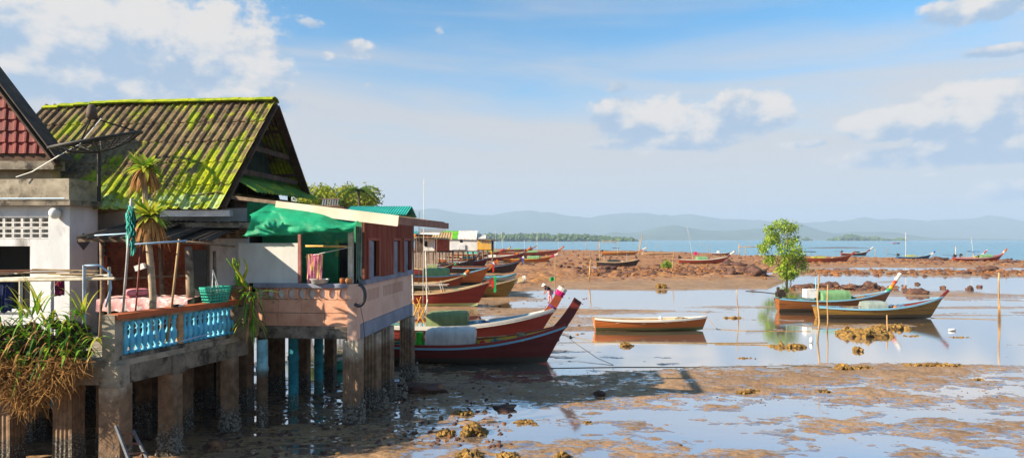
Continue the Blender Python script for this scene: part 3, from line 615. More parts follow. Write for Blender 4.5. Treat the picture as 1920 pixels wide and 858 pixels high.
GL = 'boats moored off the village'; GR = 'boats out on the flat'
BOATS = [
 dict(label='nearest maroon longtail boat with white tarp cover and tall bare stem post', x0=672, x1=1063, by=680, hull='maroon', rail='red', stripe='lightblue', inside='yellow', prow=(1083, 561), H=.80, bow_rise=.98, wl=.42, cover=('white', .33, .56, .58), yaw=R(2), extra=chain(bag_green(.30)), group=GL),
 dict(label='red longtail boat with olive tarp and pink cloth on its stem post', x0=668, x1=1042, by=640, hull='red', rail='white', stripe='white', inside='lightblue', prow=(1054, 542), H=.84, bow_rise=.92, wl=.28, cover=('olive', .36, .56, .62), wraps=((.76, .93, 'pink'), (.93, 1.06, 'white'), (.30, .36, 'purple')), ribs=1, extra=poles_yellow, group=GL, prow_c='rust'),
 dict(label='red longtail boat with green ribbon and white frame behind the olive-covered boat', x0=690, x1=918, by=577, hull='red', foul='palegreen', rail='cream', prow=(931, 521), H=.95, bow_rise=.85, wl=.3, wraps=((.86, 1.0, 'green'), (.70, .5, 'hang_red'), (.86, .9, 'hang_green')), extra=chain(frame_white), group=GL),
 dict(label='weathered cream longtail boat with pale pointed prow beside the seaweed picker', x0=770, x1=972, by=559, hull='gold', foul='gold', rail='cream', prow=(985, 521), prow_c='cream', H=.78, bow_rise=1.0, wraps=((.8, 1.04, 'white'),), group=GL),
 dict(label='orange-bowed longtail boat with sage green tarp and striped flag cloth', x0=745, x1=918, by=536, hull='orange', rail='lightblue', prow=(934, 488), prow_c='orange', H=.95, bow_rise=1.0, cover=('green', .28, .56, .8), wraps=((.55, .62, 'blue'), (.62, .70, 'white'), (.70, .76, 'red'), (.6, .8, 'hang_red')), extra=crate(.1, TARP['teal'], (.9, .8, .8)), group=GL),
 dict(label='small red-prowed longtail boat with green band tucked beside the sage tarp', x0=750, x1=870, by=546, hull='rust', rail='cream', prow=(879, 507), H=.7, bow_rise=1.0, wraps=((.5, .66, 'white'), (.4, .5, 'green'), (.7, 1.03, 'orange')), group=GL),
 dict(label='small pale blue and white rowing boat drawn up on the mud', x0=898, x1=969, by=529, hull='white', foul='palegreen', rail='lightblue', inside='teal', H=.55, bow_rise=.7, name='rowing_boat', group=GL, stripe='teal'),
 dict(label='dark hulled longtail boat with purple and teal cloths on its prow', x0=822, x1=975, by=513, hull='dark', rail='maroon', stripe='lightblue', inside='rust', prow=(987, 478), prow_c='dark', H=.85, bow_rise=1.05, wraps=((.5, .62, 'purple'), (.62, .75, 'white'), (.6, .7, 'hang_blue')), group=GL),
 dict(label='blackened longtail boat with high bare curved prow near the stilt house', x0=818, x1=892, by=505, hull='dark', foul='dark', rail='dark', prow=(901, 474), prow_c='dark', H=.85, bow_rise=1.1, group=GL),
 dict(label='short red longtail boat with a plain bow behind the blackened boat', x0=838, x1=916, by=500, hull='red', rail='lightblue', H=.8, bow_rise=.8, group=GL, prow=(918, 486)),
 dict(label='varnished orange longtail boat with teal and blue bundles amidships', x0=822, x1=905, by=494, hull='orange', rail='white', H=.85, bow_rise=.7, cover=[('teal', .55, .72, .45), ('blue', .74, .84, .35)], group=GL, prow=(908, 480)),
 dict(label='maroon longtail boat with yellow cloth on its prow', x0=838, x1=918, by=488, hull='maroon', rail='cream', H=.85, bow_rise=.9, prow=(925, 469), wraps=((.5, .8, 'yellow'), (.6, .7, 'hang_yellow')), group=GL),
 dict(label='longtail boat with a yellow gunwale and green cover on brown mud', x0=944, x1=1034, by=494, hull='orange', foul='palegreen', rail='yellow', H=.8, bow_rise=.75, prow=(1046, 476), cover=('green', .50, .74, .55), wraps=((.2, .5, 'pink'), (.6, 1.0, 'white')), group=GL),
 dict(label='red longtail boat with green cover farthest along the moored row', x0=930, x1=1048, by=480, hull='rust', rail='maroon', H=.9, bow_rise=.95, prow=(1058, 461), cover=('green', .48, .66, .55), wraps=((.2, .9, 'orange'),), group=GL, extra=antenna(.99, 3.3)),
 dict(label='dark red longtail boat with white gunwale and blue barrel at its bow', x0=905, x1=985, by=486, hull='maroon', rail='white', H=.85, bow_rise=1.0, prow=(996, 462), wraps=((.4, .9, 'orange'),), group=GL),
 dict(label='brown longtail boat with olive cover beside the yellow shed', x0=884, x1=952, by=478, hull='brown', rail='maroon', H=.85, bow_rise=.9, prow=(958, 462), cover=('olive', .4, .7, .6), wraps=((.3, .8, 'yellow'),), group=GL),
 dict(label='dark longtail boat with yellow bow and black canopy behind the rubble bank', x0=1118, x1=1200, by=500, hull='dark', rail='cream', inside='yellow', H=.85, bow_rise=.65, cover=('black', .26, .52, .42), engine=True, extra=chain(antenna(.18, 1.2, .03), antenna(.7, 1.3, .025)), group=GR),
 dict(label='varnished brown longtail boat beyond the yellow-bowed dark boat', x0=1128, x1=1196, by=478.5, hull='orange', foul='foul_green', rail='yellow', H=.9, bow_rise=.2, engine=True, prow=(1212, 464), wraps=((.6, 1.0, 'white'),), extra=chain(canopy('black', .3, .48, 1.3)), group=GR),
 dict(label='pale cream rowing boat lying by the crossed stakes', x0=1204, x1=1266, by=479, hull='cream', rail='cream', inside='palegreen', H=.65, bow_rise=.05, group=GR, name='rowing_boat', engine=False),
 dict(label='rust red longtail boat with small green cover and pink pennant', x0=1272, x1=1366, by=496, hull='rust', rail='white', H=.85, bow_rise=.75, prow=(1378, 470), prow_c='maroon', cover=('green', .36, .56, .6), engine=True, wraps=((.45, .95, 'white'),), extra=chain(antenna(.3, 6.5, .02, None, 'mast', -1.2), crate(.34, CLOTH['pink'], (.5, .3, .5), 1.0, 'pennant')), group=GR),
 dict(label='small dark rowing boat at the water edge with a white bundle', x0=1334, x1=1369, by=478, hull='maroon', rail='white', inside='white', H=.6, bow_rise=.6, name='rowing_boat', extra=crate(.35, PLW, (.6, .5, .6), .2, 'bundle'), group=GR),
 dict(label='orange and white rowing boat mirrored in the shallow pool', x0=1113, x1=1326, by=619, hull='orange', foul='foul_green', rail='white', inside='cream', H=.62, bow_rise=.22, wl=.42, flat_bow=True, name='rowing_boat', group=GR, beam=.62),
 dict(label='longtail boat with green cover and white garlanded prow by the mangrove', x0=1454, x1=1675, by=583, hull='brown', foul='foul', rail='lightblue', rail_w=.05, prow=(1691, 514), prow_c='white', prow_w=.55, H=.80, bow_rise=.80, wl=.36, cover=('green', .36, .60, .62), engine=True, wraps=((.12, .28, 'green'), (.28, .4, 'yellow'), (.4, .58, 'orange'), (.58, .68, 'red'), (.68, 1.05, 'white')), yaw=R(-3), extra=chain(antenna(.345, 1.5, .035, BC['lightblue'], 'painted_pole'), crate(.28, PLW, (.75, .5, .5), .25)), group=GR),
 dict(label='old golden-brown longtail boat with grey tarp nearest on the right', x0=1530, x1=1766, by=596, hull='gold', foul='foul', rail='lightblue', inside='maroon', prow=(1775, 543), prow_c='maroon', prow_w=.45, H=.66, bow_rise=1.1, wl=.5, cover=('grey', .38, .53, .42), yaw=R(2), group=GR),
 dict(label='rust brown longtail boat with cream cargo and flat canopy', x0=1502, x1=1596, by=493, hull='rust', rail='brown', H=.9, bow_rise=.8, prow=(1604, 471), cover=('yellowgreen', .22, .46, .4), extra=canopy('black', .1, .26, 1.3), group=GR),
 dict(label='small red longtail boat afloat off the rocky shore', x0=1577, x1=1628, by=478.5, hull='red', rail='white', H=.8, bow_rise=.8, prow=(1637, 463), engine=True, cover=('black', .5, .65, .4), wraps=((.5, 1.0, 'white'),), group=GR, z=-.12),
 dict(label='blue longtail boat with tall white mast on the rocky shore', x0=1682, x1=1746, by=488, hull='blue', rail='lightblue', inside='lightblue', H=.75, bow_rise=.85, prow=(1753, 471), prow_c='white', engine=True, cover=('yellowgreen', .28, .5, .42), wraps=((.7, 1.0, 'blue'),), extra=antenna(.26, 5.6, .04), group=GR),
 dict(label='red longtail boat with blue canopy and green cover at far right', x0=1788, x1=1880, by=491, hull='red', rail='pink', stripe='white', H=.8, bow_rise=1.0, prow=(1888, 466), prow_c='orange', engine=True, cover=('green', .52, .74, .55), wraps=((.35, .6, 'white'), (.6, .8, 'orange')), extra=chain(canopy('blue', .32, .48, 1.35), antenna(.05, 2.2, .05), antenna(.42, 4.4, .03, None, 'mast', -.6), crate(.45, TARP['yellowgreen'], (.5, .5, .4))), group=GR),
 dict(label='maroon boat half hidden behind the red boat with blue canopy', x0=1800, x1=1842, by=486, hull='maroon', rail='white', H=.7, bow_rise=.9, prow=(1851, 468), prow_c='white', wraps=((.4, .9, 'red'),), engine=True, group=GR, z=-.1),
 dict(label='rust longtail boat with teal tarp lying behind the dark hulled boat', x0=846, x1=938, by=483, hull='rust', rail='cream', H=.9, bow_rise=.9, prow=(946, 466), cover=('teal', .3, .55, .6), wraps=((.4, .8, 'red'),), group=GL),
 dict(label='red longtail boat with white bundle and blue canopy among the moored row', x0=862, x1=965, by=490, hull='red', rail='white', H=.8, bow_rise=.8, prow=(972, 474), cover=('white', .5, .66, .5), extra=canopy('blue', .2, .4, 1.3), wraps=((.5, .9, 'orange'),), group=GL),
 dict(label='maroon longtail boat with green tarp close beside the stilt hut', x0=776, x1=850, by=519, hull='maroon', rail='cream', H=.9, bow_rise=.85, prow=(858, 494), cover=('olive', .35, .6, .6), wraps=((.5, .8, 'green'),), extra=frame_white, group=GL),
 dict(label='brown longtail boat farthest off behind the yellow shed', x0=940, x1=1000, by=473, hull='brown', rail='maroon', H=.9, bow_rise=.8, prow=(1007, 460), cover=('green', .4, .6, .6), group=GL),
 dict(label='small turquoise skiff seen between the piles of the pink house', x0=598, x1=664, by=694, hull='turquoise', foul='turquoise', rail='white', H=.5, bow_rise=.35, name='rowing_boat', group=GL),
 dict(label='tiny pink and white boat far out on the sea', x0=1673, x1=1688, by=456.8, hull='pink', rail='white', H=1.2, bow_rise=.6, group=GR, z=-.1, beam=1.3),
]
for B in BOATS: boat(**B)

# ---------------------------------------------------------------- materials of the village
def zstain(name, top, mid, low, z1, z2, amp=.25, rough=.85):   # concrete with tide marks: its colour changes with the height above the mud
    m = bpy.data.materials.new(name); m.use_nodes = True; t = m.node_tree; b = t.nodes['Principled BSDF']
    g = t.nodes.new('ShaderNodeNewGeometry'); sp_ = t.nodes.new('ShaderNodeSeparateXYZ'); t.links.new(g.outputs['Position'], sp_.inputs[0])
    def nz(sc, d=6):
        n = t.nodes.new('ShaderNodeTexNoise'); n.inputs['Scale'].default_value = sc; n.inputs['Detail'].default_value = d; n.inputs['Roughness'].default_value = .65
        t.links.new(g.outputs['Position'], n.inputs['Vector']); return n.outputs['Fac']
    def mr(x, a, bb):
        n = t.nodes.new('ShaderNodeMapRange'); n.interpolation_type = 'SMOOTHSTEP'; t.links.new(x, n.inputs[0]); n.inputs[1].default_value = a; n.inputs[2].default_value = bb; return n.outputs[0]
    def mx(f, a, bb):
        n = t.nodes.new('ShaderNodeMix'); n.data_type = 'RGBA'; t.links.new(f, n.inputs[0])
        for i, v in ((6, a), (7, bb)):
            if isinstance(v, tuple): n.inputs[i].default_value = (*v, 1)
            else: t.links.new(v, n.inputs[i])
        return n.outputs[2]
    ad = t.nodes.new('ShaderNodeMath'); ad.operation = 'MULTIPLY_ADD'; t.links.new(nz(2.2), ad.inputs[0]); ad.inputs[1].default_value = amp * 4; t.links.new(sp_.outputs[2], ad.inputs[2])
    zz = ad.outputs[0]; o_ = amp * 2
    top = lin(top) if isinstance(top, str) else top; mid = lin(mid) if isinstance(mid, str) else mid; low = lin(low) if isinstance(low, str) else low
    ct = mx(mr(nz(3.0), .4, .66), top, tuple(x * .55 for x in top)); ct = mx(mr(nz(11), .55, .72), ct, tuple(x * .6 for x in top))
    cm_ = mx(mr(nz(5.0), .35, .65), mid, tuple(x * .6 for x in mid))
    cl = mx(mr(nz(26.0, 3), .52, .62), low, (.30, .28, .24))
    c_ = mx(mr(zz, z1 + o_ - .12, z1 + o_ + .12), cl, cm_); c_ = mx(mr(zz, z2 + o_ - .2, z2 + o_ + .2), c_, ct)
    t.links.new(c_, b.inputs['Base Color']); b.inputs['Roughness'].default_value = rough; b.inputs['Specular IOR Level'].default_value = .25
    bp = t.nodes.new('ShaderNodeBump'); bp.inputs['Strength'].default_value = .5; bp.inputs['Distance'].default_value = .02; t.links.new(nz(24), bp.inputs['Height']); t.links.new(bp.outputs[0], b.inputs['Normal'])
    MATS[name] = m; return m
PILE = zstain('pile_concrete', '#b8ac98', '#8a7058', '#4a4239', .55, 1.75)
PVC = zstain('turquoise_pvc_pile', '#4fb3c4', '#3aa0b4', '#2f6a6a', .5, 1.9)
PVCB = zstain('half_sleeved_pile', '#8fc4cc', '#6e5c48', '#4a4036', .6, 1.45, amp=.05)
CONC = mat('weathered_concrete', '#a39a88', '#857b6a', scale=2.5, rough=.9, c3='#4a443a', s3=2.2, t3=(.5, .68), bump=.4, bscale=22)
DARKCONC = mat('black_stained_concrete', '#8f8575', '#6a6154', scale=2.4, rough=.9, c3='#38332d', s3=2.6, t3=(.48, .64), bump=.4, bscale=18)
WHITEW = mat('whitewashed_plaster', '#d9d8d4', '#c6c5c2', scale=1.2, rough=.9, c3='#8f8c88', s3=1.1, t3=(.55, .75), bump=.2, bscale=14, stretch=(1, 1, .5))
GREYW = mat('grey_white_plaster', '#d4d5d6', '#bfc1c4', scale=1.4, rough=.9, c3='#86837e', s3=1.9, t3=(.53, .72), bump=.2, bscale=14, stretch=(1, 1, .4))
PINK = mat('pink_plaster', '#e4bea8', '#daae98', scale=1.2, rough=.85, c3='#b98a70', s3=.9, t3=(.55, .75), bump=.15, bscale=18)
PINKB = mat('terracotta_block', '#d9a688', '#c68f72', scale=2.2, rough=.9, c3='#6e5646', s3=1.4, t3=(.60, .76), bump=.35, bscale=24, rnd_amt=.08)
LILAC = mat('grey_lilac_paint', '#8e92a0', '#7c808e', scale=2.0, rough=.8, c3='#62626a', s3=1.6, t3=(.55, .72), bump=.15)
SIDING = mat('red_brown_siding', '#9c5640', '#854432', scale=3, rough=.75, c3='#a8705a', s3=2.0, t3=(.6, .78), stretch=(1, 1, .2), rnd_amt=.10, bump=.15)
FASCIA = mat('cream_fascia', '#e2d6c0', '#d2c4ac', scale=1.5, rough=.8, c3='#a49478', s3=1.2, t3=(.58, .76))
WOODD = mat('dark_weathered_wood', '#5c4636', '#3e2f26', scale=3, rough=.9, bump=.3, stretch=(1, 1, .3), c3='#7a6650', s3=2, t3=(.58, .72))
WOODL = mat('grey_weathered_wood', '#8f7c68', '#6c5a48', scale=4, rough=.9, bump=.3, c3='#4a3e34', s3=2.4, t3=(.55, .7))
GREENB = mat('green_painted_board', '#2f8a5c', '#237048', scale=2.5, rough=.7, c3='#7aa050', s3=1.2, t3=(.55, .7), rnd_amt=.06)
DARKIN = mat('painted_dark', '#1c1a19', '#121110', scale=2, rough=.95)  # near-black colour stands in for the shade inside rooms and openings
GLASS = mat('window_glass', '#0e1216', '#161b20', scale=.5, rough=.08, spec=.8)
OLDROOF = mat('old_roof_sheet', '#8c8358', '#6a6444', scale=2.5, rough=.9, c3='#b8a04a', s3=2.0, t3=(.5, .66), rnd_amt=.12)
STEEL = mat('galvanised_gutter', '#a9adb4', '#8c9098', scale=3, rough=.5, metal=.5)
BLACKM = mat('black_steel', '#1b1b1c', '#2a2624', scale=6, rough=.6)
TIN = mat('dark_rusty_tin', '#4e463e', '#3a332d', scale=3, rough=.85, c3='#7a6450', s3=2.2, t3=(.56, .72), bump=.2)
BRICK = mat('red_brick', '#a2593c', '#85452e', scale=6, rough=.9, c3='#5a3a2e', s3=4, t3=(.55, .7))
MORTAR = mat('grey_mortar', '#7c7064', '#665c52', scale=6, rough=.95)
TERRA = mat('terracotta_tile_rail', '#b9643a', '#a35430', scale=3, rough=.7, c3='#7a4a34', s3=2, t3=(.58, .72))
BALU = mat('turquoise_baluster_paint', '#6cc3de', '#4fb0d2', scale=4, rough=.6, c3='#c9b48a', s3=1.5, t3=(.60, .68))
BLUEP = mat('pale_blue_pipe', '#a8c4dc', '#8fb0cc', scale=3, rough=.5)
STRAPL = [mat('strap_leaf_' + n, a, b, scale=5, rough=.7, spec=.2, transl=.4) for n, a, b in (('green', '#7fae34', '#5a8a26'), ('yellow', '#ccc848', '#a8b238'), ('dark', '#4c7a2c', '#386020'))]
DRYL = mat('dry_leaf', '#b98a52', '#8a6238', scale=5, rough=.85, transl=.2)
ROOTM = mat('hanging_roots', '#a07640', '#6e4e2a', scale=4, rough=.95)

def mossy(name, amt, ridge=False):
    m = bpy.data.materials.new(name); m.use_nodes = True; t = m.node_tree; b = t.nodes['Principled BSDF']
    g = t.nodes.new('ShaderNodeNewGeometry'); oi = t.nodes.new('ShaderNodeTexCoord')
    sp_ = t.nodes.new('ShaderNodeSeparateXYZ'); t.links.new(g.outputs['Position'], sp_.inputs[0])
    def nz(src, sc, st=(1, 1, 1), d=6):
        mp = t.nodes.new('ShaderNodeMapping'); mp.inputs['Scale'].default_value = st; t.links.new(src, mp.inputs[0])
        n = t.nodes.new('ShaderNodeTexNoise'); n.inputs['Scale'].default_value = sc; n.inputs['Detail'].default_value = d; n.inputs['Roughness'].default_value = .68
        t.links.new(mp.outputs[0], n.inputs['Vector']); return n.outputs['Fac']
    def mr(x, a, bb, c=0., d=1.):
        n = t.nodes.new('ShaderNodeMapRange'); n.interpolation_type = 'SMOOTHSTEP'; t.links.new(x, n.inputs[0])
        for i, v in enumerate((a, bb, c, d)): n.inputs[i + 1].default_value = v
        return n.outputs[0]
    def mx(f, a, bb):
        n = t.nodes.new('ShaderNodeMix'); n.data_type = 'RGBA'
        if isinstance(f, float): n.inputs[0].default_value = f
        else: t.links.new(f, n.inputs[0])
        for i, v in ((6, a), (7, bb)):
            if isinstance(v, tuple): n.inputs[i].default_value = (*v, 1)
            else: t.links.new(v, n.inputs[i])
        return n.outputs[2]
    def ma(op, a, bb):
        n = t.nodes.new('ShaderNodeMath'); n.operation = op
        for i, v in enumerate((a, bb)):
            if isinstance(v, (int, float)): n.inputs[i].default_value = v
            else: t.links.new(v, n.inputs[i])
        return n.outputs[0]
    pos = g.outputs['Position']
    base = mx(mr(nz(pos, 1.6), .35, .65), lin('#8a7658'), lin('#5e5040')); base = mx(mr(nz(pos, 9.), .5, .7), base, lin('#2f2720'))
    st = nz(pos, 1.5, (1.6, .55, .55)); big = nz(pos, .55)
    edge = ma('ADD', mr(sp_.outputs[2], 7.6, 5.6, 0., .085), mr(sp_.outputs[0], -9.0, -6.9, 0., .06))
    mk = ma('ADD', ma('ADD', ma('MULTIPLY', st, .65), ma('MULTIPLY', big, .45)), edge)
    mk = ma('ADD', mk, ma('MULTIPLY', ma('SUBTRACT', nz(pos, 14.), .5), .35))
    moss = mx(mr(nz(pos, 3.), .3, .7), lin('#a8ac22'), lin('#6c8426')); moss = mx(mr(nz(pos, .9), .52, .7), moss, lin('#3f6a2c'))
    c_ = mx(mr(mk, .66 - amt, .76 - amt), base, moss)
    lich = ma('ADD', mr(sp_.outputs[2], 6.7, 5.7, 0., .30), ma('MULTIPLY', nz(pos, 3.4), .8))
    c_ = mx(ma('MULTIPLY', mr(lich, .66, .76), 0.0 if ridge else .8), c_, lin('#a9bd86'))
    t.links.new(c_, b.inputs['Base Color']); b.inputs['Roughness'].default_value = .95; b.inputs['Specular IOR Level'].default_value = .1
    bp = t.nodes.new('ShaderNodeBump'); bp.inputs['Strength'].default_value = .6; bp.inputs['Distance'].default_value = .03; t.links.new(nz(pos, 18.), bp.inputs['Height']); t.links.new(bp.outputs[0], b.inputs['Normal'])
    MATS[name] = m; return m
MOSS = mossy('mossy_roof_sheet', .112); MOSSR = mossy('mossy_ridge', .36, True)

RZ = -math.asin(.096); C0 = Vector((-4.0, 15.8, 0)); EX = Vector((math.cos(RZ), math.sin(RZ), 0)); EY = Vector((-math.sin(RZ), math.cos(RZ), 0))
def UV(p): d = Vector(p) - C0; return Vector((d.dot(EX), d.dot(EY), p[2]))

BARN = mat('barnacles', '#8f877a', '#5c5448', scale=30, rough=.9)
def crust(o, pts, n, seed, r=.22):             # barnacles round the foot of a pile, joined (too small to pick apart)
    g = random.Random(seed); b = MB()
    for k in range(n):
        a = g.uniform(0, 6.283); z = .05 + abs(g.gauss(0, .28)); p = g.choice(pts)
        rr = r * (1 + .25 * max(0, .5 - z)); s_ = g.uniform(.012, .034)
        q = max(abs(math.cos(a)), abs(math.sin(a)))
        c = (p[0] + rr * math.cos(a) / q * .93, p[1] + rr * math.sin(a) / q * .93, z)
        b.lathe([(s_ * 1.5, -s_), (s_ * 1.1, s_ * .6), (s_ * .5, s_)], c, 5)
    b.build('barnacle_crust', BARN, o, kind='stuff')
def pile(o, u, v, z1, w=.42, m=PILE, fl=True, cap=True, z0=-.35, name='pile'):
    n = 9; prof = []
    for side in range(4):
        for k in range(n):
            x = -w / 2 + w * k / n; d = w / 2 - (.018 if (fl and k % 2 == 1) else 0)
            c, s = ((1, 0), (0, 1), (-1, 0), (0, -1))[side]; prof.append((x * c + d * s, x * s - d * c))
    b = MB(); zs = [z0, .2, .7, 1.2, z1 - .02, z1]; N_ = len(prof)
    for z in zs:
        k = 1.10 if z < 0 else (1.05 if z < .3 else 1.0)
        b.v += [(u + x * k, v + y * k, z) for x, y in prof]
    for i in range(len(zs) - 1):
        for j in range(N_): b.f.append((i * N_ + j, i * N_ + (j + 1) % N_, (i + 1) * N_ + (j + 1) % N_, (i + 1) * N_ + j))
    return b.build(name, m, o)
def round_pile(o, u, v, z1, r, m, name='pipe_pile'):
    return MB().lathe([(r * 1.1, -.3), (r * 1.04, .25), (r, .5), (r, 1.4), (r * 1.14, 1.42), (r * 1.14, 1.52), (r, 1.54), (r, z1)], (u, v, 0), 16).build(name, m, o, True)
def slab_sheet(wd, ln, ribs, amp, n, th=.012, small=None):
    """one corrugated roofing sheet: width along x, length down -y, real thickness"""
    b = MB(); xs = [wd * i / n for i in range(n + 1)]
    def zf(x): 
        z = amp * max(0, math.cos(2 * math.pi * x * ribs / wd)) ** 1.5
        return z + (small or 0) * max(0, math.cos(2 * math.pi * (x * ribs / wd - .5))) ** 2
    top = [[(x, -ln * j / 3, zf(x)) for x in xs] for j in range(4)]; bot = [[(x, -ln * j / 3, zf(x) - th) for x in xs] for j in range(4)]
    b.grid([r[::-1] for r in top]); b.grid(bot)
    b.grid([top[-1][::-1], bot[-1][::-1]]); b.grid([top[0], bot[0]])
    b.grid([[r[0] for r in top], [r[0] for r in bot]]); b.grid([[r[-1] for r in bot], [r[-1] for r in top]])
    return b

# ---------------------------------------------------------------- pink house on piles
PH = thing('stilt_house', 'pink stilt house with red-brown siding, oval-holed balcony and cream fascia', 'house', C0, RZ)
b = MB(); b.bb(-3.0, -.03, .05, 5.45, 2.22, 2.46); b.build('floor_slab', CONC, PH)
b = MB(); b.bb(-2.75, -.24, -.02, .2, 2.19, 2.50); b.build('front_beam', DARKCONC, PH)
b = MB(); b.bb(-.14, .035, .22, 5.5, 2.16, 2.54); b.build('side_beam', LILAC, PH)
b = MB(); b.bb(-.24, .02, -.03, .22, 2.14, 3.60); b.build('corner_post', PINK, PH)
bm_ = MB(); bm_.bb(0, .62, 0, .14, 0, .335); bme = bm_.mesh('wall_block', PINKB)
for r in range(2):
    for k in range(4):
        inst('wall_block', bme, PH, (-2.75 + k * .628 + rnd.uniform(-.004, .004), .02 + rnd.uniform(-.006, .006), 2.505 + r * .35))
b = MB(); b.bb(-2.75, -.24, .035, .14, 2.503, 3.2); b.build('mortar_bed', MORTAR, PH)
def oval_block(w, h, d, rx, rz_):
    b = MB(); n = 24; o_ = []; i_ = []
    for k in range(n):
        a = 2 * math.pi * k / n; c, s = math.cos(a), math.sin(a); q = max(abs(c) / (w / 2), abs(s) / (h / 2)); o_.append((c / q, s / q)); i_.append((rx * c, rz_ * s))
    for y in (0, d):
        b.v += [(x, y, z) for x, z in o_] + [(x, y, z) for x, z in i_]
    for k in range(n):
        k2 = (k + 1) % n; b.f += [(k, k2, n + k2, n + k), (2 * n + k2, 2 * n + k, 3 * n + k, 3 * n + k2), (n + k, n + k2, 3 * n + k2, 3 * n + k), (k2, k, 2 * n + k, 2 * n + k2)]
    return b
ome = oval_block(.272, .296, .07, .085, .132).mesh('vent_block', PINKB)
for k in range(9): inst('vent_block', ome, PH, (-2.61 + k * .2785, .02, 3.352))
b = MB(); b.bb(-2.75, -.24, .10, .135, 3.203, 3.49); b.build('added_white_backing', WHITEW, PH)  # white panel added close behind the ovals so that they look bright
b = MB(); b.bb(-2.78, -.20, -.03, .21, 3.503, 3.61); b.build('coping', LILAC, PH)
# side wall with slots
b = MB(); b.bb(-.12, 0, .224, 5.46, 2.545, 3.08); b.bb(-.12, 0, .224, 5.46, 3.40, 3.55); b.bb(-.12, 0, .224, .8, 3.08, 3.40); b.bb(-.12, 0, 1.85, 2.2, 3.08, 3.40); b.bb(-.12, 0, 4.3, 5.46, 3.08, 3.40)
b.build('side_wall', PINK, PH)
sb = MB(); sb.bb(-.10, -.012, -.035, .035, 3.08, 3.40); sme = sb.mesh('vent_bar', PINK)
for v0, v1, n in ((.8, 1.85, 9), (2.2, 4.3, 15)):
    for k in range(n): inst('vent_bar', sme, PH, (0, v0 + (v1 - v0) * (k + .5) / n, 0))
b = MB(); b.bb(-.20, -.16, .6, 5.4, 2.9, 3.5); b.build('vent_dark_backing', DARKIN, PH)  # near-black sheet in place of the shade behind the slots
b = MB(); b.bb(-.14, .05, .56, 5.52, 3.552, 3.68); b.build('sill_band', LILAC, PH)
WINS = ((.87, 1.79), (3.2, 3.97), (4.42, 5.33))
pw = .118; n_p = int((5.46 - .58) / pw)
def plank(z0, z1): q = MB(); q.bb(-.03, 0, .004, pw - .004, z0, z1); q.bb(0, .012, pw * .35, pw * .65, z0, z1); return q.mesh('siding_plank', SIDING)
pl_full, pl_top = plank(3.683, 5.42), plank(4.76, 5.42)
for k in range(n_p + 1):
    v = .58 + k * pw; inw = any(a - .03 < v + pw / 2 < c + .03 for a, c in WINS)
    inst('siding_plank', pl_top if inw else pl_full, PH, (rnd.uniform(-.004, .004), v, 0))
b = MB(); b.bb(-.07, -.035, .58, 5.46, 4.74, 5.4); 
for a, c in ((.58, .87), (1.79, 3.2), (3.97, 4.42), (5.33, 5.46)): b.bb(-.07, -.035, a, c, 3.68, 4.74)
b.build('wall_sheathing', WOODD, PH)
for a, c in WINS:
    wv = MB(); wv.bb(-.09, -.075, a, c, 3.7, 4.74); w_o = wv.build('window', GLASS, PH)
    f = MB(); f.bb(-.06, .035, a - .06, a + .02, 3.684, 4.80); f.bb(-.06, .035, c - .02, c + .06, 3.684, 4.80); f.bb(-.06, .03, a + .02, c - .02, 4.72, 4.80); f.build('frame', SIDING, w_o)
    sh = MB(); sh.box((.02, a + .14, 4.2), (.03, .30, 1.0), Matrix.Rotation(R(-14), 3, 'Z')); sh.build('shutter', LILAC, w_o)
    sl_ = MB(); sl_.bb(-.06, .06, a + .02, c - .02, 3.682, 3.715); sl_.build('sill', LILAC, w_o)
# balcony: white screen wall, door wall, posts
b = MB(); b.bb(-3.25, -1.62, .09, .17, 3.612, 4.66); b.build('screen_wall', WHITEW, PH)
b = MB(); b.bb(-1.615, -1.54, .08, .16, 3.612, 5.62); b.build('wooden_post', mat('pinkish_wood_post', '#a8706a', '#8a5850', scale=4, rough=.8), PH)
b = MB(); b.bb(-.34, -.22, .28, .40, 3.61, 5.40); b.build('white_post', WHITEP, PH)
for k in range(8): inst('wall_board', MB().bb(-3.3, -1.12, 1.45, 1.49, 0, .355).mesh('wall_board', GREENB) if k == 0 else bpy.data.meshes['wall_board'], PH, (0, rnd.uniform(-.006, .006), 2.46 + k * .362))
b = MB(); b.bb(-1.12, -1.04, 1.40, 1.50, 2.46, 4.66); b.bb(-.36, -.28, 1.40, 1.50, 2.46, 4.66); b.bb(-1.12, -.28, 1.40, 1.50, 4.66, 4.74); b.build('door_frame', GREENB, PH)
b = MB(); b.bb(-1.12, -.13, 1.44, 1.50, 4.742, 5.4); b.bb(-.276, -.13, 1.44, 1.5, 2.46, 4.74); b.build('door_wall', GREENB, PH)
b = MB(); b.bb(-1.0, -.4, 2.4, 2.44, 2.46, 4.7); b.build('doorway_dark_sheet', DARKIN, PH)  # dark sheet paints the shade seen through the open doorway
b = MB(); b.bb(-3.3, -.13, 5.38, 5.45, 2.46, 5.4); b.bb(-3.3, -3.24, 1.5, 5.4, 2.46, 5.6); b.build('back_wall', WOODD, PH)
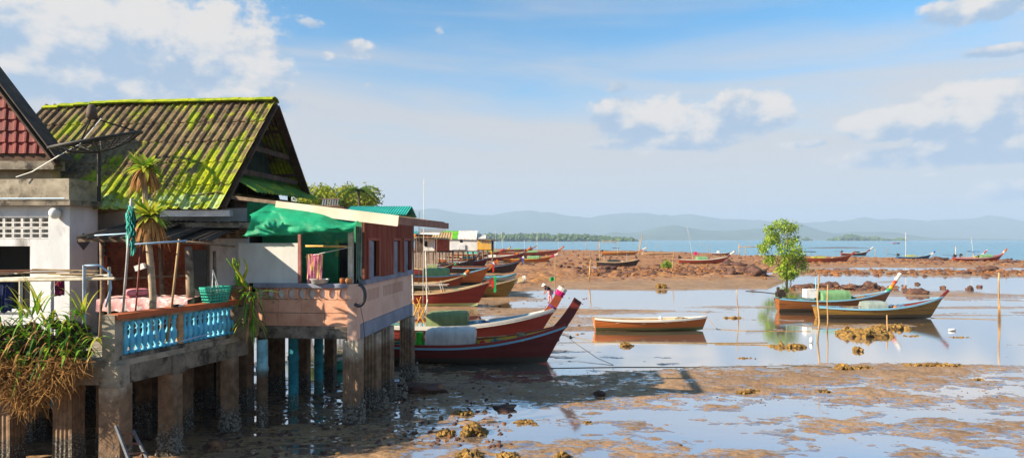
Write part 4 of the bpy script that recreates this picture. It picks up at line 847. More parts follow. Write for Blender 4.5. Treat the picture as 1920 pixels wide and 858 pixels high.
# low-pitched roof
RL = (-3.45, 5.93); RR_ = (1.25, 5.36); sl_ang = math.atan2(RL[1] - RR_[1], RR_[0] - RL[0]); ln_ = math.hypot(RL[1] - RR_[1], RR_[0] - RL[0])
shm = slab_sheet(.98, ln_, 9, .035, 54).mesh('roof_sheet', OLDROOF)
for k in range(7):
    o_ = inst('roof_sheet', shm, PH, (RL[0] - .0, -.42 + k * .905 + .98, RL[1] + .03 + .006 * (k % 2)), (0, 0, 0))
    o_.rotation_euler = Matrix(((0, -math.cos(sl_ang), math.sin(sl_ang)), (-1, 0, 0), (0, math.sin(sl_ang), math.cos(sl_ang)))).to_euler() if False else (0, 0, 0)
    # x of the sheet runs along -v, its length runs down to +u
    M_ = Matrix(((0, -math.cos(sl_ang), math.sin(sl_ang)), (-1, 0, 0), (0, math.sin(sl_ang), math.cos(sl_ang))))
    o_.rotation_euler = M_.to_euler()
def rz_at(u): return RL[1] + (RR_[1] - RL[1]) * (u - RL[0]) / (RR_[0] - RL[0])
b = MB(); b.beam((-2.0, -.36, rz_at(-2.0) - .15), (1.2, -.36, rz_at(1.2) - .15), .03, .27); b.build('fascia', FASCIA, PH)
b = MB(); b.beam((1.2, -.37, rz_at(1.2) - .14), (1.2, 5.9, rz_at(1.2) - .14), .03, .2); b.build('eave_board', mat('faded_brown_board', '#9a6e5c', '#835a4a', scale=3, rough=.8), PH)
for v in (-.25, 1.4, 3.2, 5.4):
    MB().beam((RL[0] + .1, v, rz_at(RL[0] + .1) - .06), (1.15, v, rz_at(1.15) - .06), .06, .09).build('rafter', WOODL, PH)
for (px, py) in ((660, 796), (705, 772), (743, 750), (767, 714)):
    p = UV(G(px, py)); pile(PH, min(p.x, .0) - .04, p.y + .2, 2.165, .41)
crust(PH, [(UV(G(px, py)).x, UV(G(px, py)).y + .2) for px, py in ((660, 796), (705, 772), (743, 750), (767, 714))], 520, 3, .22)
for (px, py, r, m) in ((488, 803, .135, PVCB), (547, 771, .135, PVC), (595, 742, .13, PVC)):
    p = UV(G(px, py)); round_pile(PH, p.x, p.y + .1, 2.22, r, m)
for (px, py) in ((570, 735), (458, 770), (620, 720), (515, 730)):
    p = UV(G(px, py)); pile(PH, p.x, p.y, 2.22, .30, fl=False)

# ---------------------------------------------------------------- house with the mossy roof
MH = thing('mossy_roof_house', 'old house with steep moss-covered corrugated roof and dark open gable', 'house', C0 + EX * -6.9 + EY * 1.5, RZ)
MO = Vector((-6.9, 1.5, 0))
def m_(u, v, z): return Vector((u, v, z)) - MO
EV, RV, EZ, RGZ = -.6, 2.3, 5.61, 8.86
UR, UL = -3.32, -10.75
run, rise_ = RV - EV, RGZ - EZ; ang = math.atan2(rise_, run); sl_len = math.hypot(run, rise_)
nrow, ncol = 5, 14; cw = (UR - UL) / ncol; rl = sl_len / nrow
sh_me = slab_sheet(cw + .03, rl + .16, 2, .062, 28, .014, .012).mesh('roof_sheet', MOSS)
for r in range(nrow):
    for c in range(ncol):
        q = (r * rl) ; v = RV - math.cos(ang) * q; z = RGZ - math.sin(ang) * q
        o_ = inst('roof_sheet', sh_me, MH, m_(UL + c * cw + rnd.uniform(-.012, .012), v, z + .035 - .004 * r + .012 * (nrow - r) * .5 + rnd.uniform(-.006, .006)), (ang + rnd.uniform(-.012, .012) - .022, 0, rnd.uniform(-.012, .012)))
sb_ = slab_sheet(UR - UL, sl_len * .77, ncol * 2, .062, ncol * 16, .02, .02)
o_ = sb_.build('rear_roof_slope', MOSS, MH, loc=m_(UR, RV, RGZ), rot=(ang, 0, math.pi))
rc = MB(); n = 12
for k in range(n):
    pass
rp = []
for i in range(9):
    a = math.pi * (.12 + .76 * i / 8); rp.append((.25 * math.cos(a), .19 * math.sin(a)))
rcb = MB(); rcb.grid([[(x, y, z) for y, z in rp] for x in (0, cw * .98)]); rcb.grid([[(x, y * .9, z - .03) for y, z in rp[::-1]] for x in (0, cw * .98)])
rcb.grid([[(cw * .98, y, z) for y, z in rp], [(cw * .98, y * .9, z - .03) for y, z in rp]]); rcb.grid([[(0, y, z) for y, z in rp[::-1]], [(0, y * .9, z - .03) for y, z in rp[::-1]]])
rcm = rcb.mesh('ridge_cap', MOSSR)
for c in range(ncol): inst('ridge_cap', rcm, MH, m_(UL + c * cw, RV, RGZ - .02 + rnd.uniform(-.01, .01) - .10 * max(0, (4 - c) / 4) ** 2 + .012 * (c % 2)), (0, rnd.uniform(-.02, .02), 0))
for sgn, v_e in ((-1, EV), (1, 4.55)):
    MB().beam(m_(UR - .03, RV + sgn * .03, RGZ - .10), m_(UR - .03, v_e + .05 * -sgn, RGZ - abs(v_e - RV) * math.tan(ang) - .05), .05, .24, (1, 0, 0)).build('barge_board', WOODD, MH)
for z, wd in ((6.62, 1.7), (7.35, 1.1), (5.85, 2.0)):
    MB().beam(m_(UR - .15, RV - wd, z), m_(UR - .15, RV + wd, z), .08, .15).build('gable_beam', WOODL if z == 6.6 else WOODD, MH)
for dv in (-1.6, -.5, .6, 1.7):
    MB().beam(m_(UR - .1, RV + dv, RGZ - abs(dv) * math.tan(ang) - .10), m_(UR - 2.2, RV + dv, RGZ - abs(dv) * math.tan(ang) - .10), .07, .09).build('purlin', WOODD, MH)
b = MB(); b.add([m_(UR - .75, RV - 2.6, EZ), m_(UR - .75, RV + 2.1, EZ), m_(UR - .75, RV, RGZ - .2), m_(UR - .82, RV - 2.6, EZ), m_(UR - .82, RV + 2.1, EZ), m_(UR - .82, RV, RGZ - .2)], [(0, 1, 2), (5, 4, 3), (0, 3, 4, 1), (1, 4, 5, 2), (2, 5, 3, 0)])
b.build('gable_wall', mat('shade_dark_gable_boards', '#2c3a2c', '#1e231e', scale=2, rough=.95, stretch=(1, 4, 1)), MH)  # shade under the gable overhang is put into the dark board colour
# green lean-to sheet below the gable
A_, D_, C_, B_ = Vector((-3.5, .15, 6.42)), Vector((-2.72, .02, 6.02)), Vector((-3.05, 4.7, 6.12)), Vector((-4.5, 4.5, 6.95))
b = MB(); rows_ = []; nn_ = 60
for i in range(nn_ + 1):
    u = i / nn_; a = A_.lerp(B_, u); d = D_.lerp(C_, u); z_ = .03 * math.cos(u * 2 * math.pi * 20)
    rows_.append([m_(*(a.lerp(d, k / 5) + Vector((0, 0, z_)))) for k in range(6)])
b.grid(rows_); b.grid([[p - Vector((0, 0, .02)) for p in r[::-1]] for r in rows_]); b.grid([[r[-1] for r in rows_], [r[-1] - Vector((0, 0, .02)) for r in rows_]]); b.grid([rows_[0], [p - Vector((0, 0, .02)) for p in rows_[0]]])
b.build('lean_to_roof', mat('mossy_green_sheet', '#5f8a3a', '#3f6a30', scale=2, rough=.9, c3='#9aa02a', s3=2.2, t3=(.5, .66), stretch=(1, .5, 1)), MH)
for v in (.3, 1.6, 3.0, 4.4): MB().beam(m_(-3.9, v, 5.4), m_(-3.9, v, 6.55), .09, .09).build('stud', WOODD, MH)
# walls
b = MB(); b.bb(-10.7 - MO.x, -3.2 - MO.x, .42 - MO.y, .55 - MO.y, 2.35, 5.6); b.build('front_wall', GREYW, MH)
b = MB(); b.bb(-3.75 - MO.x, -3.62 - MO.x, .55 - MO.y, 4.9 - MO.y, 2.35, 5.8); b.bb(-10.7 - MO.x, -10.58 - MO.x, .55 - MO.y, 4.9 - MO.y, 2.35, 8.); b.bb(-10.58 - MO.x, -3.75 - MO.x, 4.8 - MO.y, 4.9 - MO.y, 2.35, 5.7); b.build('side_wall', WOODD, MH)
b = MB(); b.bb(-5.0 - MO.x, -3.12 - MO.x, -.55 - MO.y, -.40 - MO.y, 5.34, 5.50); b.build('gutter', STEEL, MH)
b = MB(); b.bb(-6.0 - MO.x, -2.62 - MO.x, -.25 - MO.y, .41 - MO.y, 5.06, 5.19); b.build('ledge', DARKCONC, MH)
b = MB()
for k in range(60): b.box(m_(rnd.uniform(-5.9, -2.7), rnd.uniform(-.2, .3), 5.20 + rnd.uniform(0, .02)), (rnd.uniform(.05, .18), rnd.uniform(.05, .14), rnd.uniform(.02, .05)), Matrix.Rotation(rnd.uniform(0, 3), 3, 'Z'))
b.build('ledge_debris', TIN, MH, kind='stuff')
def louver(w, h, n):
    q = MB(); q.bb(0, w, 0, .05, 0, .025); q.bb(0, w, 0, .05, h - .025, h); q.bb(0, .025, 0, .05, .025, h - .025); q.bb(w - .025, w, 0, .05, .025, h - .025)
    for k in range(n): z = h * (k + 1) / (n + 1); q.bb(.025, w - .025, 0, .05, z - .014, z + .014)
    return q
lvm = louver(.26, .21, 2).mesh('vent_block', mat('old_vent_block', '#a8977c', '#8a7a62', scale=4, rough=.9))
b = MB(); b.bb(-3.98 - MO.x, -3.16 - MO.x, .39 - MO.y, .415 - MO.y, 4.78, 5.02); b.build('vent_dark_sheet', DARKIN, MH)  # flat dark sheet on the wall paints the shade inside the vents
for k in range(3): inst('vent_block', lvm, MH, m_(-3.97 + k * .275, .345, 4.795))
for k in range(9):
    b = MB(); b.bb(0, .10, 0, .02, 0, .56); 
    inst('green_panel_board', b.mesh('green_panel_board', GREENB) if k == 0 else bpy.data.meshes['green_panel_board'], MH, m_(-3.16 + k * .105, .36 + .01 * (k % 2), 5.2))
b = MB(); b.bb(-10.7 - MO.x, -3.3 - MO.x, .6 - MO.y, 4.8 - MO.y, 2.12, 2.34); b.build('floor_slab', DARKCONC, MH)
for u in (-10.2, -8.4, -6.6, -4.8, -3.6):
    for v in (1.0, 2.9, 4.5): pile(MH, u - MO.x, v - MO.y, 2.13, .38)
# ---------------------------------------------------------------- white flat-roofed house
WC = Vector(((130 - 960) / 76.7, 15.0, 2.35))
WH = thing('flat_roof_house', 'whitewashed flat-roofed concrete house with pierced vent blocks at left edge', 'house', WC, RZ)
zt = 5.58 - 2.35
b = MB()
vx0, vx1, vz0, vz1 = -2.3, -.56, 2.42, 2.96; dx1, dz1 = -1.05, 2.24
b.bb(-7, 0, 0, .14, vz1, zt); b.bb(vx1, 0, 0, .14, vz0, vz1); b.bb(-7, vx0, 0, .14, vz0, vz1); b.bb(-7, 0, 0, .14, dz1, vz0); b.bb(dx1, 0, 0, .14, 0, dz1); b.bb(-7, -3.2, 0, .14, 0, dz1)
b.bb(-.14, 0, .14, .9, 0, zt); b.bb(-7, -.14, .8, .9, 0, zt)
b.build('wall', GREYW, WH)
vbm = louver(.235, .255, 1).mesh('vent_block', mat('white_vent_block', '#d6d5d2', '#bcbbb8', scale=5, rough=.85))
for r in range(2):
    for k in range(7): inst('vent_block', vbm, WH, (vx1 - .245 * (k + 1) + .004, .03, vz0 + .008 + r * .267))
b = MB(); b.bb(-3.2, dx1, .7, .72, 0, dz1); b.build('room_dark_sheet', DARKIN, WH)  # shade of the room behind the opening, painted as a near-black sheet
b = MB(); b.bb(-3.15, dx1 - .02, .05, .09, .0, .62); b.bb(-3.2, dx1, -.02, .13, .62, .68); b.build('window_sill_wall', GREYW, WH)
b = MB(); b.bb(-7.1, .20, -.22, 1.0, zt, zt + .13); b.build('roof_slab', DARKCONC, WH)
b = MB(); b.bb(-7, .03, -.05, .09, zt + .13, zt + .66); b.bb(-.10, .03, .09, .95, zt + .13, zt + .66); b.build('parapet', CONC, WH)
MB().tube([(-7, -.25, zt + .16), (-3, -.24, zt + .17), (.1, -.25, zt + .16)], .018, 6).build('conduit', BLUEP, WH)
MB().lathe([(.02, .14), (.07, .13), (.12, .07), (.13, 0), (.11, -.07), (.05, -.12), (.005, -.13)], (-.28, -.12, zt - .2), 14).build('globe_lamp', PLW, WH, True)
MB().box((.012, .42, 2.35), (.02, .3, .3), Matrix.Rotation(R(45), 3, 'X')).build('diamond_plate', mat('slate_plate', '#5a5a60', '#4a4a50', scale=4), WH)
# ---------------------------------------------------------------- house with red tiled gable
RH = thing('red_gable_house', 'house with red tile-clad gable and dark barge boards at upper left', 'house', (-12.0, 16.2, 2.35))
ap = Vector((-1.85, 0, 4.45 + 1.85 * 4.8 / 3.6)); ev = Vector((0, 0, 4.45))     # apex and right eave (local)
REDT = mat('red_roof_tile', '#7c2a24', '#64201c', scale=3, rough=.7, c3='#5a2a24', s3=2, t3=(.55, .72), bump=.2)
nrw = 15
for k in range(nrw):
    z0 = ev.z + .22 + k * .30; z1 = z0 + .34; xr = -(z0 - ev.z) * 3.6 / 4.8 - .12; xl = -3.7 - xr
    if xr - xl < .3: break
    b = MB(); nn_ = int((xr - xl) / .045); 
    top = [(xl + (xr - xl) * i / nn_, -.05 - .035 * max(0, math.cos((xl + (xr - xl) * i / nn_) * 2 * math.pi / .27)), z0) for i in range(nn_ + 1)]
    upp = [(x, y + .045, z1) for x, y, z in top]
    b.grid([top, upp]); b.grid([[(x, 0.0, z0) for x, y, z in top], top]); b.build('tile_course', REDT, RH)
MB().add([(0, 0, ev.z), (-3.7, 0, ev.z), (ap.x, 0, ap.z), (0, .12, ev.z), (-3.7, .12, ev.z), (ap.x, .12, ap.z)], [(0, 1, 2)[::-1], (3, 4, 5), (0, 3, 4, 1)[::-1], (1, 4, 5, 2)[::-1], (2, 5, 3, 0)[::-1]]).build('gable_wall', WOODD, RH)
for sg in (1, -1):
    e = Vector((.12 if sg > 0 else -3.82, 0, ev.z - .12)); d = (e - ap)
    MB().beam(ap + Vector((0, -.14, .0)), e + Vector((0, -.14, 0)), .05, .24, (0, 1, 0)).build('barge_board', WOODD, RH)
    r1 = slab_sheet(.5, d.length + .1, 2, .03, 12, .03); 
    a_ = ap + Vector((0, -.2, .14)); bb_ = e + Vector((0, -.2, .14)); q = MB(); q.add([a_, bb_, bb_ + Vector((0, .55, 0)), a_ + Vector((0, .55, 0)), a_ + Vector((0, 0, .06)), bb_ + Vector((0, 0, .06)), bb_ + Vector((0, .55, .06)), a_ + Vector((0, .55, .06))], [(0, 1, 2, 3), (7, 6, 5, 4), (0, 4, 5, 1), (1, 5, 6, 2), (2, 6, 7, 3), (3, 7, 4, 0)])
    q.build('roof_edge', TIN, RH)
b = MB(); b.bb(-3.9, .05, -.2, .2, ev.z - .22, ev.z); b.build('tie_beam', DARKCONC, RH)
b = MB(); b.bb(-3.6, -.15, 0, .3, 0, ev.z - .22); b.build('wall', mat('tan_plaster', '#b09a7c', '#967f62', scale=2, rough=.9), RH)

# ---------------------------------------------------------------- concrete terrace with balustrade
TA = Vector((-7.96, 12.2, 0)); TB = Vector((-6.85, 15.5, 0)); TD = (TB - TA).normalized(); TL = (TB - TA).length; TN = Vector((TD.y, -TD.x, 0))
TR = thing('terrace', 'raised concrete terrace with turquoise balusters and terracotta handrail', 'terrace', TA)
def prism(b, poly, z0, z1):
    n = len(poly); b.add([(x, y, z0) for x, y in poly] + [(x, y, z1) for x, y in poly], [tuple(range(n))[::-1], tuple(range(n, 2 * n))] + [(i, (i + 1) % n, n + (i + 1) % n, n + i) for i in range(n)]); return b
e_ = TN * .16
poly = [(e_.x - .02, -.12), ((TB - TA + e_).x, (TB - TA).y), (.95, 4.2), (-16, 5.2), (-16, -.12)]
prism(MB(), poly, 2.23, 2.35).build('deck_slab', CONC, TR)
def along(t, off=0., z=0.): p = TD * t + TN * off; return Vector((p.x, p.y, z))
MB().beam(along(.15, .02, 2.04), along(TL + .1, .02, 2.04), .24, .37).build('edge_beam', DARKCONC, TR)
MB().beam((-9, .06, 2.05), (-.13, .06, 2.05), .24, .35).build('front_beam', CONC, TR)
MB().box((.04, .02, 2.05), (.40, .34, .44)).build('beam_end', CONC, TR)
MB().box(along(1.42, .05, 2.02), (.30, .30, .43), Matrix.Rotation(math.atan2(TD.y, TD.x), 3, 'Z')).build('beam_end', DARKCONC, TR)
MB().beam(along(.1, .05, 2.39), along(TL, .05, 2.39), .20, .075).build('kerb', DARKCONC, TR)
zr = math.atan2(TD.y, TD.x)
MB().box((.0, .02, 2.80), (.25, .25, .92)).build('end_post', CONC, TR)
MB().box(along(TL, .03, 2.82), (.16, .16, .92)).build('end_post', WOODL, TR)
MB().beam(along(-.02, .03, 3.215), along(TL + .1, .03, 3.215), .30, .105).build('handrail', TERRA, TR)
MB().beam(along(.1, .03, 3.13), along(TL, .03, 3.13), .16, .055).build('rail_bed', CONC, TR)
prof = [(.055, 0), (.055, .05), (.03, .07), (.045, .14), (.066, .22), (.06, .30), (.034, .40), (.03, .47), (.05, .50), (.03, .53), (.04, .58), (.055, .61), (.055, .675)]
bal = MB().lathe(prof, (0, 0, 0), 12).mesh('baluster', BALU, True)
nb = 22
for k in range(nb):
    t_ = .26 + (TL - .42) * k / (nb - 1)
    if k in (9,): MB().box(along(t_, .03, 2.78), (.13, .13, .68), Matrix.Rotation(zr, 3, 'Z')).build('mid_post', mat('bare_tan_post', '#c09a72', '#a07a54', scale=4), TR); continue
    inst('baluster', bal, TR, along(t_, .03, 2.43), (rnd.uniform(-.02, .02), rnd.uniform(-.02, .02), rnd.random()), (1.15, 1.15, 1))
ppos = []
for (t_, off, w, rz_) in ((.1, -.02, .41, 0), (1.42, -.05, .35, zr), (TL - .32, -.05, .31, zr)):
    p = along(t_, off); pile(TR, p.x, p.y, 1.87, w, fl=False); ppos.append((p.x, p.y))
for (x, y, w) in ((-1.05, 1.6, .42), (-1.5, .9, .4), (-2.6, .65, .40), (-.2, 2.9, .42), (.3, 4.3, .4), (-3.5, 2.4, .42), (-5.2, .8, .42), (-1.4, 3.6, .42)):
    pile(TR, x, y, 2.24, w, fl=True); ppos.append((x, y))
crust(TR, ppos[:3], 420, 8, .19); 
def apart(name, m, label, cat, build, loc=(0, 0, 0), rz=0, group=None, smooth=False):
    b = MB(); build(b); o = b.build(name, m, None, smooth); o.location = loc; o.rotation_euler = (0, 0, rz); return tag(o, label, cat, group)
# ladder, barrel
LD = thing('ladder', 'grey metal ladder leaning against the corner pile under the terrace', 'ladder', P(250, 858, 11.7))
lb = P(258, 905, 11.5) - LD.location; lt = P(217, 797, 11.75) - LD.location; lb2 = P(292, 890, 12.1) - LD.location; lt2 = P(249, 806, 12.3) - LD.location
LDM = mat('dull_grey_ladder', '#6a6e74', '#54585e', scale=4, rough=.8); MB().beam(lb, lt, .03, .06).build('rail', LDM, LD); MB().beam(lb2, lt2, .03, .06).build('rail', LDM, LD)
for k in range(5): u = .1 + .2 * k; MB().tube([lb.lerp(lt, u), lb2.lerp(lt2, u)], .018, 6).build('rung', mat('rusty_rung', '#8a6a58', '#6a4c3c'), LD)
bp_ = P(115, 762, 13.4)
BR = thing('barrel', 'blue plastic barrel hanging under the terrace in the dark', 'barrel', (bp_.x, bp_.y, 1.08))
MB().lathe([(.16, -.0), (.19, .03), (.19, .25), (.2, .27), (.19, .3), (.19, .62), (.2, .65), (.19, .68), (.16, .72)], (0, 0, 0), 16).build('body', mat('blue_barrel', '#3f8fae', '#2f7894', scale=3, rough=.6), BR, True)
MB().tube([(0, 0, .72), (0, 0, 1.17)], .012, 5).build('hanging_rope', ROPE, BR)

# ---------------------------------------------------------------- satellite dish
dc = P(182, 268, 15.6); DS = thing('satellite_dish', 'large black mesh satellite dish on pole above the flat roof', 'satellite dish', (dc.x + .05, dc.y, 5.72))
MB().tube([(0, 0, 0), (0, 0, dc.z - 5.72 - .2)], .045, 8).build('pole', BLACKM, DS)
cz = Vector((-.03, 0, dc.z - 5.72)); tl = Matrix.Rotation(R(14), 3, 'X') @ Matrix.Rotation(R(-10), 3, 'Y'); Rd = 1.02; dp = .30
def dish(r, a): return cz + tl @ Vector((r * Rd * math.cos(a), r * Rd * math.sin(a), dp * r * r - .22))
MB().tube([dish(1, 2 * math.pi * k / 40) for k in range(41)], .042, 6, False).build('rim', BLACKM, DS, True)
MESHM = mat('dish_wire', '#2a2827', '#1c1b1b', scale=4, rough=.7)
for k in range(12): MB().tube([dish(r, 2 * math.pi * k / 12) for r in (.06, .3, .55, .8, 1)], .02, 4).build('rib', BLACKM, DS)
b = MB()
for r in (.2, .35, .5, .65, .8, .9): b.tube([dish(r, 2 * math.pi * k / 30) for k in range(31)], .009, 3, False)
for k in range(48): b.tube([dish(r, 2 * math.pi * (k + .5) / 48) for r in (.3, .6, 1)], .006, 3, False)
b.build('wire_mesh', MESHM, DS, kind='stuff')
hp = P(172, 212, 15.6) - DS.location
for k in range(3): MB().tube([dish(.98, 2 * math.pi * k / 3 + .5), hp + Vector((0, 0, -.12))], .02, 5).build('feed_strut', BLACKM, DS)
MB().lathe([(.08, -.16), (.13, -.10), (.12, .02), (.10, .14), (.07, .20), (.02, .22)], hp, 14).build('feed_horn', mat('brown_feed_horn', '#5a4a3e', '#463a30'), DS, True)
cpts = [P(190, 222, 15.55), P(150, 270, 15.3), P(110, 292, 15.1), P(60, 322, 15.0), P(30, 332, 14.95)]
tag(MB().tube(cpts, .012, 5).build('cable', PLW), 'thin white cable sagging from the satellite dish to the wall', 'cable')

# ---------------------------------------------------------------- lean-to shed with brick wall
SH = thing('lean_to_shed', 'open shed with brick back wall and ragged dark tin roof', 'shed', (-9.6, 15.0, 2.35))
def sl(p): return Vector(p) - Vector((-9.6, 15.0, 2.35))
x0, x1, yb_ = -11.0, -8.2, 16.55
b = MB(); b.bb(x0 + 9.6, x1 + 9.6, yb_ - 15.0 + .02, yb_ - 15 + .14, 0, 2.62); b.build('mortar_wall', MORTAR, SH)
b = MB(); bw, bh = .21, .068
for r in range(34):
    for c in range(14):
        x = x0 + c * (bw + .012) + (.11 if r % 2 else 0) - rnd.uniform(0, .006)
        if x + bw > x1: continue
        b.bb(x + 9.6, x + 9.6 + bw, yb_ - 15 - rnd.uniform(0, .014), yb_ - 15 + .05, r * (bh + .009), r * (bh + .009) + bh)
b.build('brickwork', BRICK, SH, kind='stuff')
for (pa, pb, ya, yb2, k) in ((142, 262, 14.2, 16.5, 0), (250, 330, 14.6, 16.5, 1), (318, 398, 14.9, 16.4, 2)):
    za, zb = 4.80 - .03 * k, 5.26 - .08 * k; X0, X1 = (pa - 960) / F * ya, (pb - 960) / F * ya
    rr = []; 
    for j in range(5):
        u = j / 4; rr.append([sl((X0 + (X1 - X0) * i / 40 + .10 * u, ya + (yb2 - ya) * u - (.08 * math.sin(i * .9) * (1 - u)), za + (zb - za) * u + .022 * math.cos(i * 2 * math.pi / 4))) for i in range(41)])
    b = MB(); b.grid(rr); b.grid([[p - Vector((0, 0, .012)) for p in r[::-1]] for r in rr]); b.grid([rr[0][::-1], [p - Vector((0, 0, .012)) for p in rr[0][::-1]]]); b.build('tin_sheet', TIN, SH)
    b = MB(); b.beam(sl((X0, ya + .1, za - .06)), sl((X1, ya + .1, za - .06)), .05, .08); b.build('roof_beam', WOODL, SH)
for (px, pt_, pbm, Y, r) in ((353, 462, 0, 14.9, .10), (190, 450, 0, 14.6, .05), (300, 462, 0, 16.2, .06), (402, 470, 0, 15.6, .05)):
    a = P(px, pt_, Y); bq = Vector((a.x + rnd.uniform(-.06, .06), Y, 2.35)); m_p = a.lerp(bq, .5) + Vector((.04, 0, 0))
    MB().tube([sl(a), sl(m_p), sl(bq)], [r * .85, r, r * 1.15], 8).build('post', WOODL, SH, True)
b = MB(); b.beam(sl(P(372, 468, 15.3)), sl((P(372, 468, 15.3).x, 15.3, 2.4)), .42, .03, (0, 1, 0)); b.build('black_sheet_panel', mat('black_plastic_sheet', '#2a2c30', '#1f2022', scale=3, rough=.6, bump=.4, bscale=6), SH)
b = MB(); b.beam(sl(P(195, 480, 14.7)), sl((P(195, 480, 14.7).x - .05, 14.7, 2.4)), .10, .10); b.build('red_post', mat('rust_red_steel', '#8a4630', '#6e3524', scale=4), SH)
MB().beam(sl(P(215, 522, 16.3)), sl(P(372, 515, 16.3)), .25, .05, (0, 0, 1)).build('shelf', WOODL, SH)
# daybed
dbp = P(290, 552, 15.1); DB = thing('daybed', 'raised wooden daybed with pale pink checked blanket under the shed', 'bed', (dbp.x, 15.1, 2.35))
for sx in (-.95, .95):
    for sy in (-.4, .4): MB().box((sx, sy, .45), (.08, .08, .9)).build('leg', WOODD, DB)
MB().box((0, 0, .93), (2.1, 1.0, .07)).build('platform', WOODD, DB)
b = MB(); b.grid([[(-1.08 + 2.16 * i / 30, -.53 + .0 * j, 0) for i in range(31)] for j in range(1)] and [[(-1.08 + 2.16 * i / 30, y + .02 * math.sin(i * 1.3) * (1 if z < .95 else 0), z + .015 * math.sin(i * 1.7 + y * 5)) for i in range(31)] for (y, z) in ((-.55, .70), (-.54, .84), (-.52, .985), (-.2, 1.0), (.2, .995), (.52, .985))])
b.build('blanket', mat('pink_check_blanket', '#d8a8a4', '#c88a8c', scale=7, rough=.9, c3='#e6d8d0', s3=6, t3=(.5, .6), coords='object'), DB, True)
apart('pillow', mat('pink_pillow_cloth', '#d98a90', '#c87880', scale=5, rough=.9), 'plump pink pillow lying on the daybed', 'pillow', lambda b: b.grid([[(.30 * math.cos(a) * abs(math.cos(e)) ** .5 * (1 if math.cos(e) else 1), .22 * math.sin(a) * abs(math.cos(e)) ** .5, .10 * math.sin(e) + .1) for a in [2 * math.pi * k / 20 for k in range(21)]] for e in [R(-88 + 176 * j / 10) for j in range(11)]]), (dbp.x - .45, 15.15, 3.35), .3, smooth=True)

# ---------------------------------------------------------------- trunk with two tiers of fern rosettes
def strap(b, base, d, ln, w, droop, up=.6, n=6, fold=.25):
    d = Vector((d[0], d[1], 0)).normalized(); s = Vector((-d.y, d.x, 0)); rows_ = []
    for i in range(n + 1):
        u = i / n; c = Vector(base) + d * (ln * (u * .95)) + Vector((0, 0, ln * (up * u - droop * u * u)))
        ww = w * math.sin(math.pi * min(1, .12 + .88 * (1 - u) ** .8 * 1.0) * .5) * (1 if u < .98 else .1)
        if u < .25: ww *= .6 + 1.6 * u
        rows_.append([c - s * ww, c + Vector((0, 0, -fold * ww)), c + s * ww])
    b.grid(rows_)
TK = P(283, 575, 13.9); TZ = 2.35
FT = thing('fern_trunk', 'slim pale trunk carrying two tiers of yellow-green fern rosettes', 'plant', (TK.x, 13.9, TZ))
def fl_(px, py): p = P(px, py, 13.9); return p - Vector((TK.x, 13.9, TZ))
MB().tube([(0, 0, 0), fl_(287, 560), fl_(283, 500), fl_(277, 440), fl_(272, 380), fl_(273, 330)], [.07, .075, .075, .065, .055, .05], 10).build('trunk', mat('pale_bark', '#b8a488', '#94806a', scale=7, rough=.9, bump=.4, c3='#7a6a58', s3=5, t3=(.55, .7)), FT, True)
for (px, py, n, sc) in ((273, 318, 58, 1.05), (281, 408, 64, 1.2)):
    c = fl_(px, py); g = random.Random(px)
    for k in range(n):
        a = g.uniform(0, 6.283); b = MB(); lay = k / n
        strap(b, c + Vector((0, 0, .02 * lay)), (math.cos(a), math.sin(a)), sc * g.uniform(.36, .52) * (1 - .2 * lay), .055, g.uniform(.5, 1.0) * (1 - lay * .8), up=.25 + 1.0 * lay, n=7)
        b.build('leaf', STRAPL[1 if g.random() < .65 else 0], FT, True)
    b = MB()
    for k in range(120):
        a = g.uniform(0, 6.283); strap(b, c + Vector((.05 * math.cos(a), .05 * math.sin(a), -.02)), (math.cos(a), math.sin(a)), sc * g.uniform(.22, .34), .024, g.uniform(1.6, 2.5), up=.4, n=5)
    b.build('dry_frond_skirt', DRYL, FT, kind='stuff')
MB().box(fl_(268, 500) + Vector((0, -.1, 0)), (.22, .08, .12), Matrix.Rotation(R(-20), 3, 'Y')).build('flood_lamp', PLW, FT)

# poles tied to the balustrade, pipes, net
GP = 'poles tied to the balustrade'
def pole(name, m, label, a, b_, r, cat='pole', group=GP):
    a = Vector(a); b_ = Vector(b_); o = MB().tube([a - b_, (a - b_) * .5 + Vector((.01, 0, 0)), (0, 0, 0)], r, 7).build(name, m, None, True); o.location = b_; return tag(o, label, cat, group)
pole('pole', mat('grey_pole', '#b8b4ac', '#98948c'), 'pale grey pole with turquoise net knotted near its top', P(246, 372, 12.9), P(228, 612, 12.6), .025)
pole('pole', mat('rust_pole', '#8a4a34', '#6a3626'), 'thin rust-red pole left of the fern trunk', P(264, 458, 13.0), P(247, 655, 12.75), .018)
pole('pole', BAMBOO, 'brown bamboo pole right of the fern trunk', P(336, 448, 13.6), P(313, 640, 13.3), .026)
pole('pipe', BLUEP, 'pale blue plastic pipe tied level across the pole tops', P(240, 459, 12.95), P(350, 451, 13.65), .022, 'pipe', None)
pole('pipe', BLUEP, 'thin blue pipe under the ragged tin roof', P(178, 441, 13.8), P(252, 437, 13.2), .016, 'pipe', None)
pole('pipe', BLUEP, 'pale blue pipe lying along the terrace kerb', P(272, 656, 12.95), P(398, 624, 14.4), .022, 'pipe', None)
pole('stick', WOODL, 'crooked grey stick jutting from the shed roof', P(350, 453, 13.7), P(440, 462, 14.6), .025, 'stick', None)
nb_ = P(243, 395, 12.85)
def net(b):
    g = random.Random(4)
    for k in range(26):
        a = g.uniform(0, 6.28); p0 = Vector((.07 * math.cos(a), .05 * math.sin(a), .12 * g.uniform(-1, 1))); b.grid([[p0 + Vector((.03 * math.sin(j + k), .02, -.07 * j * g.uniform(.8, 1.3))), p0 + Vector((.05 + .03 * math.sin(j * 1.4 + k), -.02, -.07 * j))] for j in range(5 + k % 9)])
